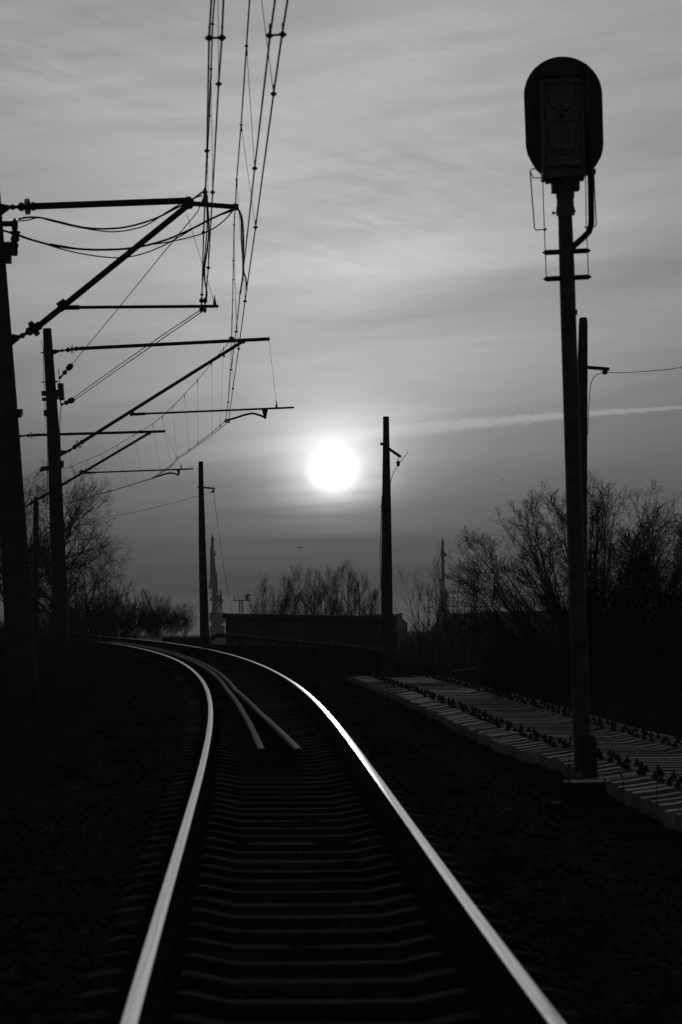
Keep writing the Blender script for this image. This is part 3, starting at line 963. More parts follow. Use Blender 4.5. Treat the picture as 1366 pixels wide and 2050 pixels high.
# terminations with insulators
def termination(p, q, parent, k=1.0):
    m = MB(); m.lathe(p, q, [(0, .012), (.1, .035 * k), (.2, .02), (.36, .02), (.4, .06 * k), (.48, .055 * k), (.5, .02), (.68, .022), (.72, .075 * k), (.80, .06 * k), (.84, .08 * k), (.94, .06 * k), (1, .012)], 10)
    return m.build('strain_insulator', M['porcelain'], parent)
termination(P(119, 758, 50), P(144.5, 729.5, 49.4), anc)
termination(P(122, 811, 50), P(148, 799.5, 49.5), anc)

# --- jumper cables
def cable(pts, r, label, d=None, name='jumper_cable', cat='cable', group=None):
    w = [P(x, y, (q[0] if q else d)) for x, y, *q in pts]
    m = MB(); m.tube(fine(w, 6), r, 8)
    return tag(m.build(name, M['wire'], org=w[0]), label, cat, group)


dj = Q2 and 31.0
cable([(472, 415, 32), (478, 421, 31.8), (483, 440, 31.4), (484.5, 480, 30.8), (487, 540, sc_(540)), (484, 570, sc_(570)), (481, 588, sc_(588))], .013, 'short thick jumper cable from the nearest bracket tip down to the left contact wire')
cable([(473, 414, 32), (480, 423, 31.8), (485.5, 440, 31.4), (488, 480, 30.8), (488, 540, 30), (492, 556, 29.8), (494, 580, sc_(580))], .013, 'short thick jumper cable from the nearest bracket tip down to the right contact wire')
cable([(413, 384, 31), (416, 410, 31), (418.5, 460, 30.6), (415, 500, 30.4), (410, 535, 30.2), (410, 560, 30.3), (414, 582, 30.6), (414, 596, 30.8), (412, 606, 31)], .013, 'thick twisting jumper cable between messenger clamp and contact clamp of the nearest bracket')
cable([(412, 392, 31), (415, 430, 31), (414, 470, 30.9), (410.5, 510, 30.8), (406, 560, 30.9), (404, 602, 31)], .010, 'thin straight jumper cable hanging from messenger clamp to contact clamp of the nearest bracket')
g = 'feeder cables looping from the mast insulator'
cable([(37, 439), (52, 435.5), (78, 435.5), (110, 442), (165, 455), (215, 458), (260, 453), (310, 438), (350, 418), (378, 404), (408, 383)], .015, 'upper of the two high feeder cables looping from the nearest mast to its bracket tip', 30.75, 'feeder_cable', 'cable', g)
cable([(37, 442), (55, 441), (78, 436), (110, 444), (165, 456.5), (225, 464), (270, 458), (300, 447), (335, 424), (372, 403), (406, 391)], .010, 'lower thin one of the two high feeder cables looping from the nearest mast', 30.7, 'feeder_cable', 'cable', g)
cable([(4, 461), (22, 466), (60, 479), (110, 492), (165, 499), (215, 500), (270, 496), (330, 481), (380, 460), (430, 435), (466, 419)], .016, 'thick low feeder cable sagging from the nearest mast to the bracket end', 30.7, 'feeder_cable', 'cable', g)
cable([(30, 467), (60, 478), (115, 496), (170, 509), (230, 516), (275, 511), (320, 495), (370, 468), (415, 441), (469, 421)], .010, 'thin lowest feeder cable sagging from the nearest mast to the bracket end', 30.65, 'feeder_cable', 'cable', g)
cable([(100, 488, 30.7), (165, 498, 30.7), (240, 498, 30.7), (300, 490, 30.7), (350, 482, 30.7), (410, 466, 30.9), (445, 445, 31), (467, 421, 31.2)], .010, 'middle feeder cable sagging just under the thick one to the bracket end', None, 'feeder_cable', 'cable', g)

# ------------------------------------------------------------------ wooden / concrete line poles right and left of the track
def line_pole(d, centre, label, arm, ins, deco=None):
    foot = P(centre[-1][0], centre[-1][1], d)
    t = thing('line_pole', foot, label, 'pole', 'bare line poles along the track')
    m = MB(); m.tube([P(x, y, d) for x, y, r in centre], [px_m(r, d) for x, y, r in centre], 16)
    m.build('pole', M['concrete_pole'], t)
    m = MB(); m.bar(P(*arm[0], d - .12), P(*arm[1], d - .12), .07, arm[2])
    a = m.build('crossarm', M['dark_paint'], t)
    m = MB()
    (x, y0, y1) = ins
    m.tube([P(x, y0 - 6, d - .12), P(x, y0, d - .12)], .009, 6)
    m.lathe(P(x, y0, d - .12), P(x, y1, d - .12), [(0, .012), (.2, .05), (.45, .06), (.55, .035), (.7, .05), (1, .02)], 10)
    m.build('insulator', M['porcelain'], a)
    if deco: deco(t)
    return t


line_pole(36, [(1168, 636, 7.0), (1168, 640, 8.4), (1167.8, 652, 9), (1166.5, 740, 10.5), (1163, 1000, 12.6), (1159, 1465, 15)],
          'round topped line pole right behind the signal post, its short arm pointing right', ((1176, 735.5), (1220, 739), .055), (1211, 741, 750))
cable([(1212, 746, 35.88), (1250, 746, 35), (1310, 742, 33.6), (1366, 735, 32), (1600, 690, 26), (1900, 600, 21)], .006, 'thin line wire running from the pole behind the signal out of the right edge', None, 'line_wire', 'wire')
cable([(1210, 746, 35.85), (1196, 750, 35.8), (1187, 759, 35.75), (1182.5, 775, 35.7), (1180, 800, 35.7), (1178, 840, 35.7), (1177, 870, 35.7)], .007, 'loose wire end hanging down beside the pole behind the signal', None, 'line_wire', 'wire')


def deco_mid(t):
    m = MB()
    m.tube([P(765, 993, 51.8), P(763.5, 1040, 51.8), P(762, 1075, 51.8), P(761, 1110, 51.8), P(762, 1135, 51.8), P(763, 1180, 51.8)], .011, 6)
    m.build('down_lead', M['wire'], t)
    m = MB()
    m.tube([P(764 + 2.4 * math.cos(w), 1014 + 2.8 * math.sin(w), 51.75) for w in np.linspace(0, 2 * math.pi, 11)], .008, 5)
    m.build('ring', M['steel'], t)
    m = MB(); m.lathe(P(761.5, 888, 51.8), P(769, 890, 51.8), [(0, .015), (.3, .05), (.6, .03), (1, .03)], 8)
    m.build('arm_bolt', M['steel'], t)


line_pole(52, [(773.2, 834, 6.0), (773.4, 870, 6.4), (774, 990, 8.8), (774.5, 1130, 10.8), (775.5, 1350, 12.8)],
          'lone line pole right of the sun with a drooping broken arm', ((768, 891), (803, 915), .07), (797.5, 922, 934), deco_mid)
cable([(817, 905, 51.88), (806, 919, 51.88), (797.5, 930, 51.88), (790, 943, 51.85), (785, 955, 51.8), (781.5, 970, 51.8)], .008, 'snapped wire stub sticking up through the insulator of the drooping arm', None, 'line_wire', 'wire')

line_pole(70, [(402.3, 924, 4.7), (403, 975, 5.2), (405, 1080, 7), (411, 1310, 9.8)],
          'slim line pole left of the distant crane with a short level arm', ((395.5, 975), (431, 978), .055), (427, 980, 987))
cable([(428, 985, 69.85), (436, 1050, 70.5), (445, 1115, 71.5), (456, 1180, 73), (466, 1232, 75)], .007, 'thin stay wire dropping from the slim pole to the brick wall', None, 'line_wire', 'wire')
cable([(425, 985, 69.85), (350, 1006, 74), (280, 1023, 79), (200, 1037, 86), (100, 1048, 96), (-50, 1060, 112)], .007, 'thin line wire sagging from the slim pole leftward to the bare tree', None, 'line_wire', 'wire')
m = MB()
m.tube([P(72, 995, 76), P(72.5, 1010, 76), P(70, 1310, 76)], [px_m(4.2, 76), px_m(5, 76), px_m(7, 76)], 12)
tag(m.build('wooden_pole', M['bark'], org=P(70, 1310, 76)), 'plain dark wooden pole standing between the two left masts', 'pole', 'bare line poles along the track')

# ------------------------------------------------------------------ bridge parapet, pipe, rails
wl = lambda x, y: P(x, y, 75 - (x - 452) / (792 - 452) * 8)
a, b = wl(452, 1235), wl(792, 1241)
zb0, zb1 = CAM_Z - 1.15, CAM_Z - 1.4
par = thing('brick_parapet', (a.x, a.y, zb0), 'old brick bridge parapet with a heavy coping, below the distant birches', 'wall')
m = MB(); m.prism([(a.x, a.y, zb0), (b.x, b.y, zb1), b, a], (.06, .45, 0)); m.build('wall', M['brick'], par)
c0, c1, c2, c3 = wl(450, 1228), wl(796, 1233.5), wl(796, 1246), wl(450, 1237)
m = MB(); off = Vector((-.06, -.13, 0))
m.prism([c3 + off, c2 + off, c1 + off, c0 + off], (.08, .68, 0)); m.build('coping', M['coping'], par, bevel=.03)
m = MB()
e0, e1 = wl(776, 1262), wl(793, 1262)
m.prism([(e0.x, e0.y - .16, zb1), (e1.x + .03, e1.y - .16, zb1), (e1.x + .03, e1.y - .16, e1.z), (e0.x, e0.y - .16, e0.z)], (.06, .5, 0))
m.build('end_pier', M['brick'], par)
m = MB()
pp = [P(424, 1281, 70), P(427, 1276.5, 70), P(434, 1273, 70), P(446, 1272, 70), P(520, 1278, 68.5), P(600, 1286, 67), P(680, 1293.5, 65.5), P(762, 1301, 64), P(790, 1304, 63.5)]
m.tube(fine(pp, 4), .075, 14)
pipe = thing('pipe', P(427, 1281, 70), 'long dark pipe running along the foot of the brick parapet', 'pipe')
m.build('pipe_run', M['pipe'], pipe)
for x, y, dd in ((520, 1278, 68.5), (605, 1286.4, 66.9), (668, 1292.4, 65.7), (740, 1299, 64.4)):
    m = MB(); c = P(x, y, dd); t = (P(762, 1301, 64) - P(520, 1278, 68.5)).normalized()
    m.lathe(c - t * .05, c + t * .05, [(0, .088), (1, .088)], 14); m.build('pipe_joint', M['concrete_sleeper'], pipe)
for x, y, dd in ((480, 1274.8, 69.3), (560, 1282, 67.8), (640, 1289.8, 66.3), (715, 1296.8, 64.9)):
    m = MB(); c = P(x, y, dd); m.box(c + Vector((0, 0, -.36)), .14, .2, .6); m.build('pipe_support', M['coping'], pipe)
for k, (x0, y0, x1, y1) in enumerate(((786, 1300, 818, 1342), (793, 1300, 826, 1342))):
    m = MB(); m.tube([P(x0, y0, 62.5), P(x1, y1, 60)], .03, 8)
    tag(m.build('handrail', M['rust'], org=P(x1, y1, 60)), ('left' if k == 0 else 'right') + ' of two slanting handrail tubes going down beside the parapet end', 'handrail')
# low post and dark wall at the left of the parapet
m = MB()
a, b = P(325, 1276.5, 92), P(418, 1276, 88)
m.prism([(a.x, a.y, a.z - .8), (b.x, b.y, b.z - .8), b, a], (.1, .3, 0))
tag(m.build('low_wall', M['coping'], org=(a.x, a.y, a.z - .8)), 'low dark wall behind the outer rail left of the slim pole', 'wall')
m = MB(); c = P(355, 1284, 86); m.box(c, .13, .13, .32); m.box(c + Vector((0, 0, .17)), .15, .15, .02)
tag(m.build('marker_post', M['concrete_sleeper'], org=c), 'small pale marker post beyond the outer rail', 'post')

# ------------------------------------------------------------------ distant harbour
def crane_big():
    d = 800.0
    c = lambda cx, cy, e=0: P(400 + .11707 * cx, 1060 + .11707 * cy, d + e)
    t = thing('harbour_crane', c(300, 1830), 'hazy grey harbour portal crane with its jib nearly upright, right of the slim pole', 'crane', 'distant harbour cranes')
    m = MB()
    m.prism([c(*q, -2) for q in ((165, 1425), (300, 1415), (425, 1425), (425, 1560), (405, 1600), (360, 1615), (345, 1640), (215, 1640), (180, 1580), (165, 1560))][::-1], (0, 9, 0)); m.build('portal', M['crane'], t)
    for x0, x1 in ((172, 205), (232, 332), (352, 405)):
        m = MB(); m.prism([c(x0, 1640, -2), c(x1, 1640, -2), c(x1 + 3, 1990, -2), c(x0 - 3, 1990, -2)][::-1], (0, 9, 0)); m.build('leg', M['crane'], t)
    m = MB()
    m.prism([c(*q, 0) for q in ((218, 100), (242, 165), (232, 240), (240, 400), (262, 600), (276, 740), (283, 1240), (300, 1420), (205, 1420), (215, 1240), (210, 1000), (170, 920), (176, 850), (180, 310), (196, 240), (195, 150))][::-1], (0, 3, 0))
    jib = m.build('jib', M['crane'], t)
    m = MB(); m.prism([c(*q, -1) for q in ((150, 1008), (210, 1008), (208, 905), (172, 880))][::-1], (0, 3, 0)); m.build('counterweight', M['crane'], jib)
    m = MB(); m.bar(c(272, 730), c(298, 1075), .9, .9); m.bar(c(252, 800), c(290, 1070), .6, .6); m.build('luffing_strut', M['crane'], jib)
    m = MB(); m.prism([c(*q, -1) for q in ((240, 378), (280, 366), (280, 380), (250, 392), (250, 402), (276, 402), (278, 442), (244, 446))][::-1], (0, 3, 0)); m.build('jib_platform', M['crane'], jib)
    m = MB(); m.box(c(195, 1200), .8, .8, 1.3); m.build('hook_block', M['crane'], jib)
    m = MB(); m.bar(c(195, 1010), c(195, 1190), .1, .1); m.build('hoist_rope', M['crane'], jib)
    m = MB(); m.prism([c(*q, 0) for q in ((285, 1120), (345, 1120), (350, 1190), (395, 1220), (380, 1250), (285, 1250))][::-1], (0, 7, 0)); m.build('machine_house', M['crane'], t)
    m = MB()
    m.prism([c(*q, 1) for q in ((345, 1130), (354, 1018), (362, 1018), (378, 1140), (396, 1222), (350, 1222))][::-1], (0, 2, 0))
    m.prism([c(*q, 1) for q in ((280, 1075), (296, 1040), (318, 1080), (322, 1120), (310, 1120), (306, 1085), (290, 1085), (288, 1120), (280, 1120))][::-1], (0, 2, 0)); m.build('a_frame', M['crane'], t)
    m = MB()
    for q in (((350, 1250), (345, 1420)), ((372, 1250), (380, 1420)), ((295, 1250), (330, 1330)), ((345, 1255), (300, 1345)), ((300, 1345), (345, 1410))): m.bar(c(*q[0], 1), c(*q[1], 1), .5, .5)
    m.build('tower_frame', M['crane'], t)
    m = MB(); m.tube([c(212, 60), c(212, 100)], .2, 6); m.build('mast_light', M['crane'], jib)


crane_big()


def crane_slim():
    d = 860.0
    c = lambda cx, cy, e=0: P(850 + .37775 * cx, 950 + .37775 * cy, d + e)
    t = thing('harbour_crane', c(100, 800), 'hazy harbour crane seen end on as a slim upright jib, behind the right saplings', 'crane', 'distant harbour cranes')
    m = MB()
    m.prism([c(*q) for q in ((97, 343), (104, 352), (104, 372), (101, 380), (107, 412), (106, 470), (108, 560), (112, 605), (90, 605), (92, 560), (91, 440), (86, 430), (90, 395), (94, 375), (91, 365), (93, 350))][::-1], (0, 3, 0))
    jib = m.build('jib', M['crane'], t)
    m = MB(); m.prism([c(*q) for q in ((105, 412), (117, 416), (118, 434), (106, 436))][::-1], (0, 2, 0)); m.build('jib_platform', M['crane'], jib)
    m = MB(); m.prism([c(*q) for q in ((83, 548), (92, 548), (92, 576), (83, 576))][::-1], (0, 2, 0)); m.build('hook_block', M['crane'], jib)
    m = MB(); m.prism([c(*q) for q in ((88, 600), (114, 600), (118, 618), (128, 622), (130, 655), (118, 660), (122, 700), (132, 720), (138, 780), (138, 830), (64, 830), (68, 740), (80, 700), (86, 650))][::-1], (0, 8, 0)); m.build('machine_house', M['crane'], t)
    for x0, x1 in ((64, 84), (116, 138)):
        m = MB(); m.prism([c(x0, 830), c(x1, 830), c(x1, 900), c(x0, 900)][::-1], (0, 8, 0)); m.build('leg', M['crane'], t)
    m = MB(); m.tube([c(97, 332), c(97, 345)], .2, 6); m.build('mast_light', M['crane'], jib)


crane_slim()
m = MB()
c = lambda x, y, e=0: P(180 + .1757 * x, 1130 + .1757 * y, 950 + e)
t = thing('harbour_crane', c(680, 800), 'faint distant crane with only its leaning jib above the left bushes', 'crane', 'distant harbour cranes')
m.prism([c(600, 280), c(610, 283), c(640, 335), c(690, 480), c(760, 640), c(735, 640), c(668, 480), (c(625, 345))][::-1], (0, 2, 0)); m.build('jib', M['crane'], t)
m = MB(); m.prism([c(622, 318), c(638, 312), c(640, 325), c(628, 332)][::-1], (0, 2, 0)); m.build('jib_platform', M['crane'], t)
m = MB(); m.prism([c(700, 640), c(800, 640), c(815, 760), c(810, 880), c(690, 880)][::-1], (0, 6, 0)); m.build('machine_house', M['crane'], t)


def light_tower(label, x, y, k, d=300.0):
    """lattice floodlight tower; (x,y) platform centre in the photo, k size factor"""
    c = lambda dx, dy, e=0: P(x + dx * k, y + dy * k, d + e)
    foot = c(0, 90)
    t = thing('floodlight_tower', foot, label, 'tower', 'lattice floodlight towers by the harbour')
    m = MB(); m.prism([c(-18, -.8, -.8), c(19, -.8, -.8), c(17, .9, -.8), c(-16, .9, -.8)][::-1], (0, 1.6, 0)); m.build('platform', M['crane'], t)
    m = MB()
    for e in (-.8, .8):
        for yy in (-9.5, -5): m.bar(c(-14, yy, e), c(16, yy, e), .05, .05)
        for xx in (-14, -12, -5, 1, 7.5, 10, 16): m.bar(c(xx, -9.5, e), c(xx, -.8, e), .06, .06)
    m.build('railing', M['crane'], t)
    m = MB()
    for sx in (-1, 1):
        for e in (-.4, .4):
            m.bar(c(sx * 3.2, 0, e), c(sx * 6.5, 95, e), .12, .12)
    for j in range(9):
        y0, y1 = j * 9, (j + 1) * 9
        w0, w1 = 3.2 + 3.3 * y0 / 95, 3.2 + 3.3 * y1 / 95
        m.bar(c(-w0, y0, -.4), c(w1, y1, -.4), .07, .07); m.bar(c(w0, y0, -.4), c(-w1, y1, -.4), .07, .07); m.bar(c(-w1, y1, -.4), c(w1, y1, -.4), .07, .07)
    m.build('lattice_mast', M['crane'], t)
    m = MB(); m.prism([c(9, -9.6, -.3), c(14, -12.4, -.3), c(21, -12, -.3), c(23, -11.4, -.3), (c(15, -9.6, -.3))][::-1], (0, .6, 0))
    m.box(c(11.5, -6), .35, .4, .9); m.build('floodlight', M['crane'], t)


light_tower('grey lattice floodlight tower with a railed platform above the left end of the parapet', 483, 1202, 1.0)
light_tower('grey floodlight tower half hidden behind the birches', 562, 1212, .95, 330)
# building with a row of lamps behind the pole
d = 470
t = thing('harbour_building', P(770, 1260, d), 'dim gabled building with a row of roof floodlights behind the lone pole', 'building')
m = MB(); m.prism([P(*q, d) for q in ((735, 1300), (735, 1229), (804, 1229), (804, 1236), (816, 1247), (816, 1300))], (0, 8, 0)); m.build('wall', M['shed'], t)
m = MB(); m.prism([P(*q, d - .05) for q in ((799, 1226.5), (806, 1226.5), (806, 1236), (799, 1236))], (0, .7, 0)); m.build('chimney', M['shed'], t)
m = MB()
for x in (752, 760, 770, 786, 794): m.bar(P(x, 1229, d), P(x, 1218, d), .06, .06)
m.bar(P(750, 1223, d), P(797, 1223, d), .05, .05); m.build('lamp_railing', M['crane'], t)
for x in (753.5, 759, 785, 790, 793.5):
    m = MB(); m.lathe(P(x, 1219, d - .2), P(x, 1219, d + .1), [(0, .14), (.5, .12), (1, .05)], 10); m.build('roof_lamp', M['crane'], t)
m = MB(); m.tube([P(793, 1218, d), P(792, 1202, d)], .025, 5); m.build('antenna', M['crane'], t)
d = 420
t = thing('warehouse', P(1000, 1270, d), 'long low grey warehouse roofline behind the right hand bushes', 'building')
m = MB(); m.prism([P(*q, d) for q in ((872, 1310), (874, 1252), (890, 1238), (905, 1231), (985, 1225), (1110, 1222), (1240, 1223), (1240, 1310))], (0, 20, 0)); m.build('wall', M['shed'], t)
m = MB(); m.bar(P(905, 1230.5, d - .2), P(990, 1224.5, d - .2), .3, .25); m.build('eaves', M['crane'], t)

# birds
def bird(x, y, d, s, label):
    c = P(x, y, d)
    m = MB()
    m.lathe(c + Vector((-.2, .05, 0)) * s, c + Vector((.22, -.05, .02)) * s, [(0, .005), (.15, .03 * s), (.45, .06 * s), (.75, .045 * s), (.88, .035 * s), (1, .004)], 8)
    for sg in (-1, 1):
        m.prism([c + Vector(q) * s for q in ((-.08, 0, .02), (.10, 0, .03), (sg * .25 + .06, sg * .3, .13), (sg * .52 - .05, sg * .55, .06 + .1 * (sg < 0)), (sg * .22 - .08, sg * .28, .11))], (0, 0, .012 * s))
    return tag(m.build('bird', M['bird'], org=c), label, 'bird', 'birds in the sky')


bird(600, 1097, 160, .62, 'small dark bird gliding below the sun')
bird(1007, 961, 300, .6, 'tiny speck of a bird in the sky between the sun and the signal post')
bird(1199, 969, 300, .6, 'tiny speck of a bird just above the big bare bush')

# ------------------------------------------------------------------ trees and bushes
class Tree:
    def __init__(self, seed):
        self.r = random.Random(seed); self.big = []; self.small = []

    def grow(self, p, d, L, r, lev, prm):
        R = self.r
        q = prm[lev]
        n = q.get('n', 5)
        step = L / n
        pts = [(Vector(p), r)]
        d = Vector(d).normalized()
        for i in range(n):
            j = q.get('jit', .12)
            d = (d + Vector((R.uniform(-j, j), R.uniform(-j, j), R.uniform(-j, j) + q.get('up', .05)))).normalized()
            p = pts[-1][0] + d * step
            rr = max(r * (1 - (i + 1) / n * q.get('tap', .75)), .0033)
            pts.append((p, rr))
            if lev + 1 < len(prm) and i + 1 >= q.get('start', 1):
                for _ in range(q.get('kids', 2) if R.random() < q.get('prob', 1) else 0):
                    a = RAD(R.uniform(*q.get('ang', (25, 50))))
                    ax = d.cross(Vector((R.uniform(-1, 1), R.uniform(-1, 1), R.uniform(-1, 1))))
                    if ax.length < 1e-3: continue
                    nd = Matrix.Rotation(a, 3, ax.normalized()) @ d
                    kl = prm[lev + 1]['len'] * R.uniform(.6, 1.15) * (1 - .45 * i / n)
                    self.grow(p, nd, kl, rr * q.get('kr', .6), lev + 1, prm)
        (self.big if lev == 0 else self.small).append(pts)


def tubes_np(lines, n):
    V = []; F = []; b = 0
    k = np.arange(n); w = 2 * np.pi * k / n; cw, sw = np.cos(w), np.sin(w)
    for pts in lines:
        P0 = np.array([tuple(p) for p, r in pts]); R = np.array([r for p, r in pts])
        T = np.gradient(P0, axis=0); T /= np.linalg.norm(T, axis=1)[:, None] + 1e-9
        ref = np.array([.31, .94, .13]);
        A = np.cross(T, ref); A /= np.linalg.norm(A, axis=1)[:, None] + 1e-9
        B = np.cross(A, T)
        ring = P0[:, None] + (A[:, None] * cw[None, :, None] + B[:, None] * sw[None, :, None]) * R[:, None, None]
        V.append(ring.reshape(-1, 3))
        m = len(pts)
        i = np.arange(m - 1)[:, None] * n
        F.append((b + np.stack([i + k, i + (k + 1) % n, i + n + (k + 1) % n, i + n + k], -1)).reshape(-1, 4))
        b += m * n
    return np.concatenate(V), np.concatenate(F)


def plant(name, seed, stems, prm, label, cat, group=None, foot=None):
    """stems: [(px,py,d, direction, length, radius)]"""
    T = Tree(seed)
    for (p, d, L, r) in stems: T.grow(p, d, L, r, 0, prm)
    foot = Vector(foot if foot is not None else stems[0][0])
    t = thing(name, foot, label, cat, group)
    v, f = tubes_np(T.big, 6); np_mesh('trunk', v, f, M['bark'], parent=t, smooth=True)
    v, f = tubes_np(T.small, 3); np_mesh('crown', v, f, M['twig'], parent=t)
    return t


def gp(x, d, dz=-.1):
    """ground point under photo column x at distance d"""
    X = (x - W / 2) / FPX * d / CP * 1.0
    return Vector((X, d, float(ground_z(X, d)) + dz))


# big fan-shaped bushes on the right
def fan(name, seed, x, d, h, nst, spread, label, lean=0.0, group='bare bushes right of the track', prm=None, r0=.036, yspread=.3):
    R = random.Random(seed)
    stems = []
    for i in range(nst):
        a = (i + .5) / nst * 2 - 1
        w = RAD(a * spread + R.uniform(-6, 6)) + lean
        base = gp(x, d) + Vector((R.uniform(-.35, .35) + .25 * a, R.uniform(-.3, .3), 0))
        L = h * (1 - .36 * abs(a) ** 2) * R.uniform(.90, 1.0)
        stems.append((base, Vector((math.sin(w), R.uniform(-yspread, yspread), math.cos(w))), L, r0 * R.uniform(.7, 1.1)))
    return plant(name, seed, stems, prm or PRM_FAN, label, 'bush', group, gp(x, d))


PRM_FAN = [dict(n=12, jit=.045, up=.0, tap=.85, start=4, kids=1, prob=.95, ang=(10, 30), kr=.6),
           dict(len=1.05, n=7, jit=.08, up=.0, tap=.8, start=1, kids=1, prob=.95, ang=(18, 42), kr=.65),
           dict(len=.50, n=4, jit=.14, up=.0, tap=.6, start=1, kids=2, prob=.85, ang=(25, 58), kr=.8),
           dict(len=.22, n=2, jit=.2, up=.0, tap=.5)]
fan('bare_bush', 11, 1172, 48, 4.85, 64, 56, 'large fan shaped bare bush spreading behind the signal post')
fan('bare_bush', 12, 1305, 50, 3.5, 36, 52, 'bare bush right of the big fan shaped one, reaching the right edge', .1)
fan('bare_bush', 13, 1410, 46, 3.85, 30, 45, 'bare bush cut by the right edge of the photo', 0)
fan('bare_bush', 14, 1222, 54, 4.7, 20, 44, 'bare bush hidden behind the fan shaped one, filling its middle', 0)
# saplings
PRM_SAP = [dict(n=11, jit=.06, up=.04, tap=.85, start=3, kids=2, prob=.85, ang=(18, 36), kr=.55),
           dict(len=.95, n=5, jit=.10, up=.08, tap=.7, start=1, kids=1, prob=.9, ang=(18, 40), kr=.7),
           dict(len=.4, n=3, jit=.12, up=.06, tap=.6)]
for i, (x, d, dx, h, lab) in enumerate(((862, 63, -.35, 3.1, 'thin sapling leaning left in front of the slim crane'), (880, 62, .05, 3.4, 'thin upright sapling beside the slim crane'),
                                        (925, 61, -.28, 3.9, 'taller thin sapling leaning left between the slim crane and the fan shaped bush'), (940, 62, .08, 4.2, 'upright forked sapling next to the fan shaped bush'),
                                        (962, 60, .1, 3.6, 'short sapling partly covered by the left twigs of the fan shaped bush'), (905, 66, -.6, 3.4, 'sapling bending strongly left behind the concrete block'),
                                        (838, 66, .02, 2.9, 'single upright shoot right of the parapet end'))):
    b = gp(x, d); b.z = CAM_Z - 1.9
    plant('sapling', 30 + i, [(b, Vector((dx, 0, 1)), h, .028), (b + Vector((.1, 0, 0)), Vector((dx * .4 + .12, .1, 1)), h * .85, .02)], PRM_SAP, lab, 'sapling', 'bare saplings right of the parapet')
# birches behind the wall
PRM_BIRCH = [dict(n=11, jit=.05, up=.05, tap=.9, start=4, kids=3, prob=1, ang=(20, 52), kr=.5),
             dict(len=1.45, n=6, jit=.09, up=.12, tap=.8, start=1, kids=2, prob=.85, ang=(15, 35), kr=.6),
             dict(len=.65, n=4, jit=.12, up=.1, tap=.6, start=1, kids=1, prob=.7, ang=(20, 40), kr=.8),
             dict(len=.3, n=2, jit=.12, up=.08)]
for i, (x, d, ytop, lab) in enumerate(((538, 100, 1183, 'leftmost low bare birch behind the parapet'), (556, 96, 1172, 'second bare birch from the left behind the parapet'), (578, 98, 1157, 'bare birch with a narrow pointed top in the left part of the clump'),
                                       (618, 101, 1156, 'bare birch left of the tallest one behind the parapet'), (663, 97, 1140, 'tallest bare birch in the middle behind the parapet'), (645, 103, 1152, 'bare birch close behind the tallest one'),
                                       (698, 98, 1158, 'bare birch right of the tallest one behind the parapet'), (724, 99, 1164, 'rightmost bare birch behind the parapet, left of the lone pole'))):
    top = P(x, ytop, d); b = Vector((top.x, d, CAM_Z - 3.8))
    h = (top.z - b.z) * .93
    plant('birch_tree', 50 + i, [(b, Vector((.02, 0, 1)), h, .06), (b + Vector((.25, .2, 0)), Vector((.14, 0, 1)), h * .85, .05), (b + Vector((-.25, 0, 0)), Vector((-.14, 0, 1)), h * .8, .045)], PRM_BIRCH, lab, 'tree', 'bare birches behind the parapet')
# left trees
PRM_OAK = [dict(n=9, jit=.08, up=.03, tap=.75, start=2, kids=3, prob=1, ang=(35, 65), kr=.6),
           dict(len=3.6, n=7, jit=.16, up=.05, tap=.8, start=1, kids=2, prob=.9, ang=(28, 55), kr=.6),
           dict(len=1.5, n=5, jit=.2, up=.04, tap=.75, start=1, kids=2, prob=.65, ang=(28, 60), kr=.65),
           dict(len=.6, n=3, jit=.2, up=.04, tap=.6, start=1, kids=2, prob=.6, ang=(30, 60), kr=.8),
           dict(len=.28, n=2, jit=.2)]
for i, (x, d, h, r, lab) in enumerate(((108, 84, 6.2, .16, 'wide bare tree with crooked twigs behind the second mast'), (30, 88, 6.7, .16, 'bare tree behind the nearest mast at the left edge'), (178, 92, 5.0, .11, 'smaller bare tree at the right side of the left tree group'))):
    b = gp(x, d)
    plant('bare_tree', 70 + i, [(b, Vector((.02, 0, 1)), h * .86, r)], PRM_OAK, lab, 'tree', 'bare trees at the left')
# thin rods among the left trees
for i, (x0, y0, x1, y1, d, lab) in enumerate(((211, 1290, 211.5, 1152, 80, 'thin upright dead stem left of the left bushes'), (222, 1290, 222, 1150, 83, 'thin upright dead stem among the left bushes, slightly shorter'), (239, 1262, 262, 1161, 80, 'long thin pole leaning right among the left bushes'), (196, 1290, 197, 1150, 85, 'thin upright dead stem nearest the bare tree'))):
    m = MB(); m.tube([P(x0, y0, d), P((x0 + x1) / 2 + .6, (y0 + y1) / 2, d), P(x1, y1, d)], [.022, .018, .010], 6)
    tag(m.build('dead_stem', M['bark'], org=P(x0, y0, d)), lab, 'stem', 'dead stems at the left')
PRM_SHRUB = [dict(n=6, jit=.10, up=.04, tap=.8, start=1, kids=2, prob=.95, ang=(14, 36), kr=.6),
             dict(len=.9, n=5, jit=.12, up=.05, tap=.7, start=1, kids=2, prob=.8, ang=(16, 40), kr=.7),
             dict(len=.38, n=3, jit=.12, up=.05)]
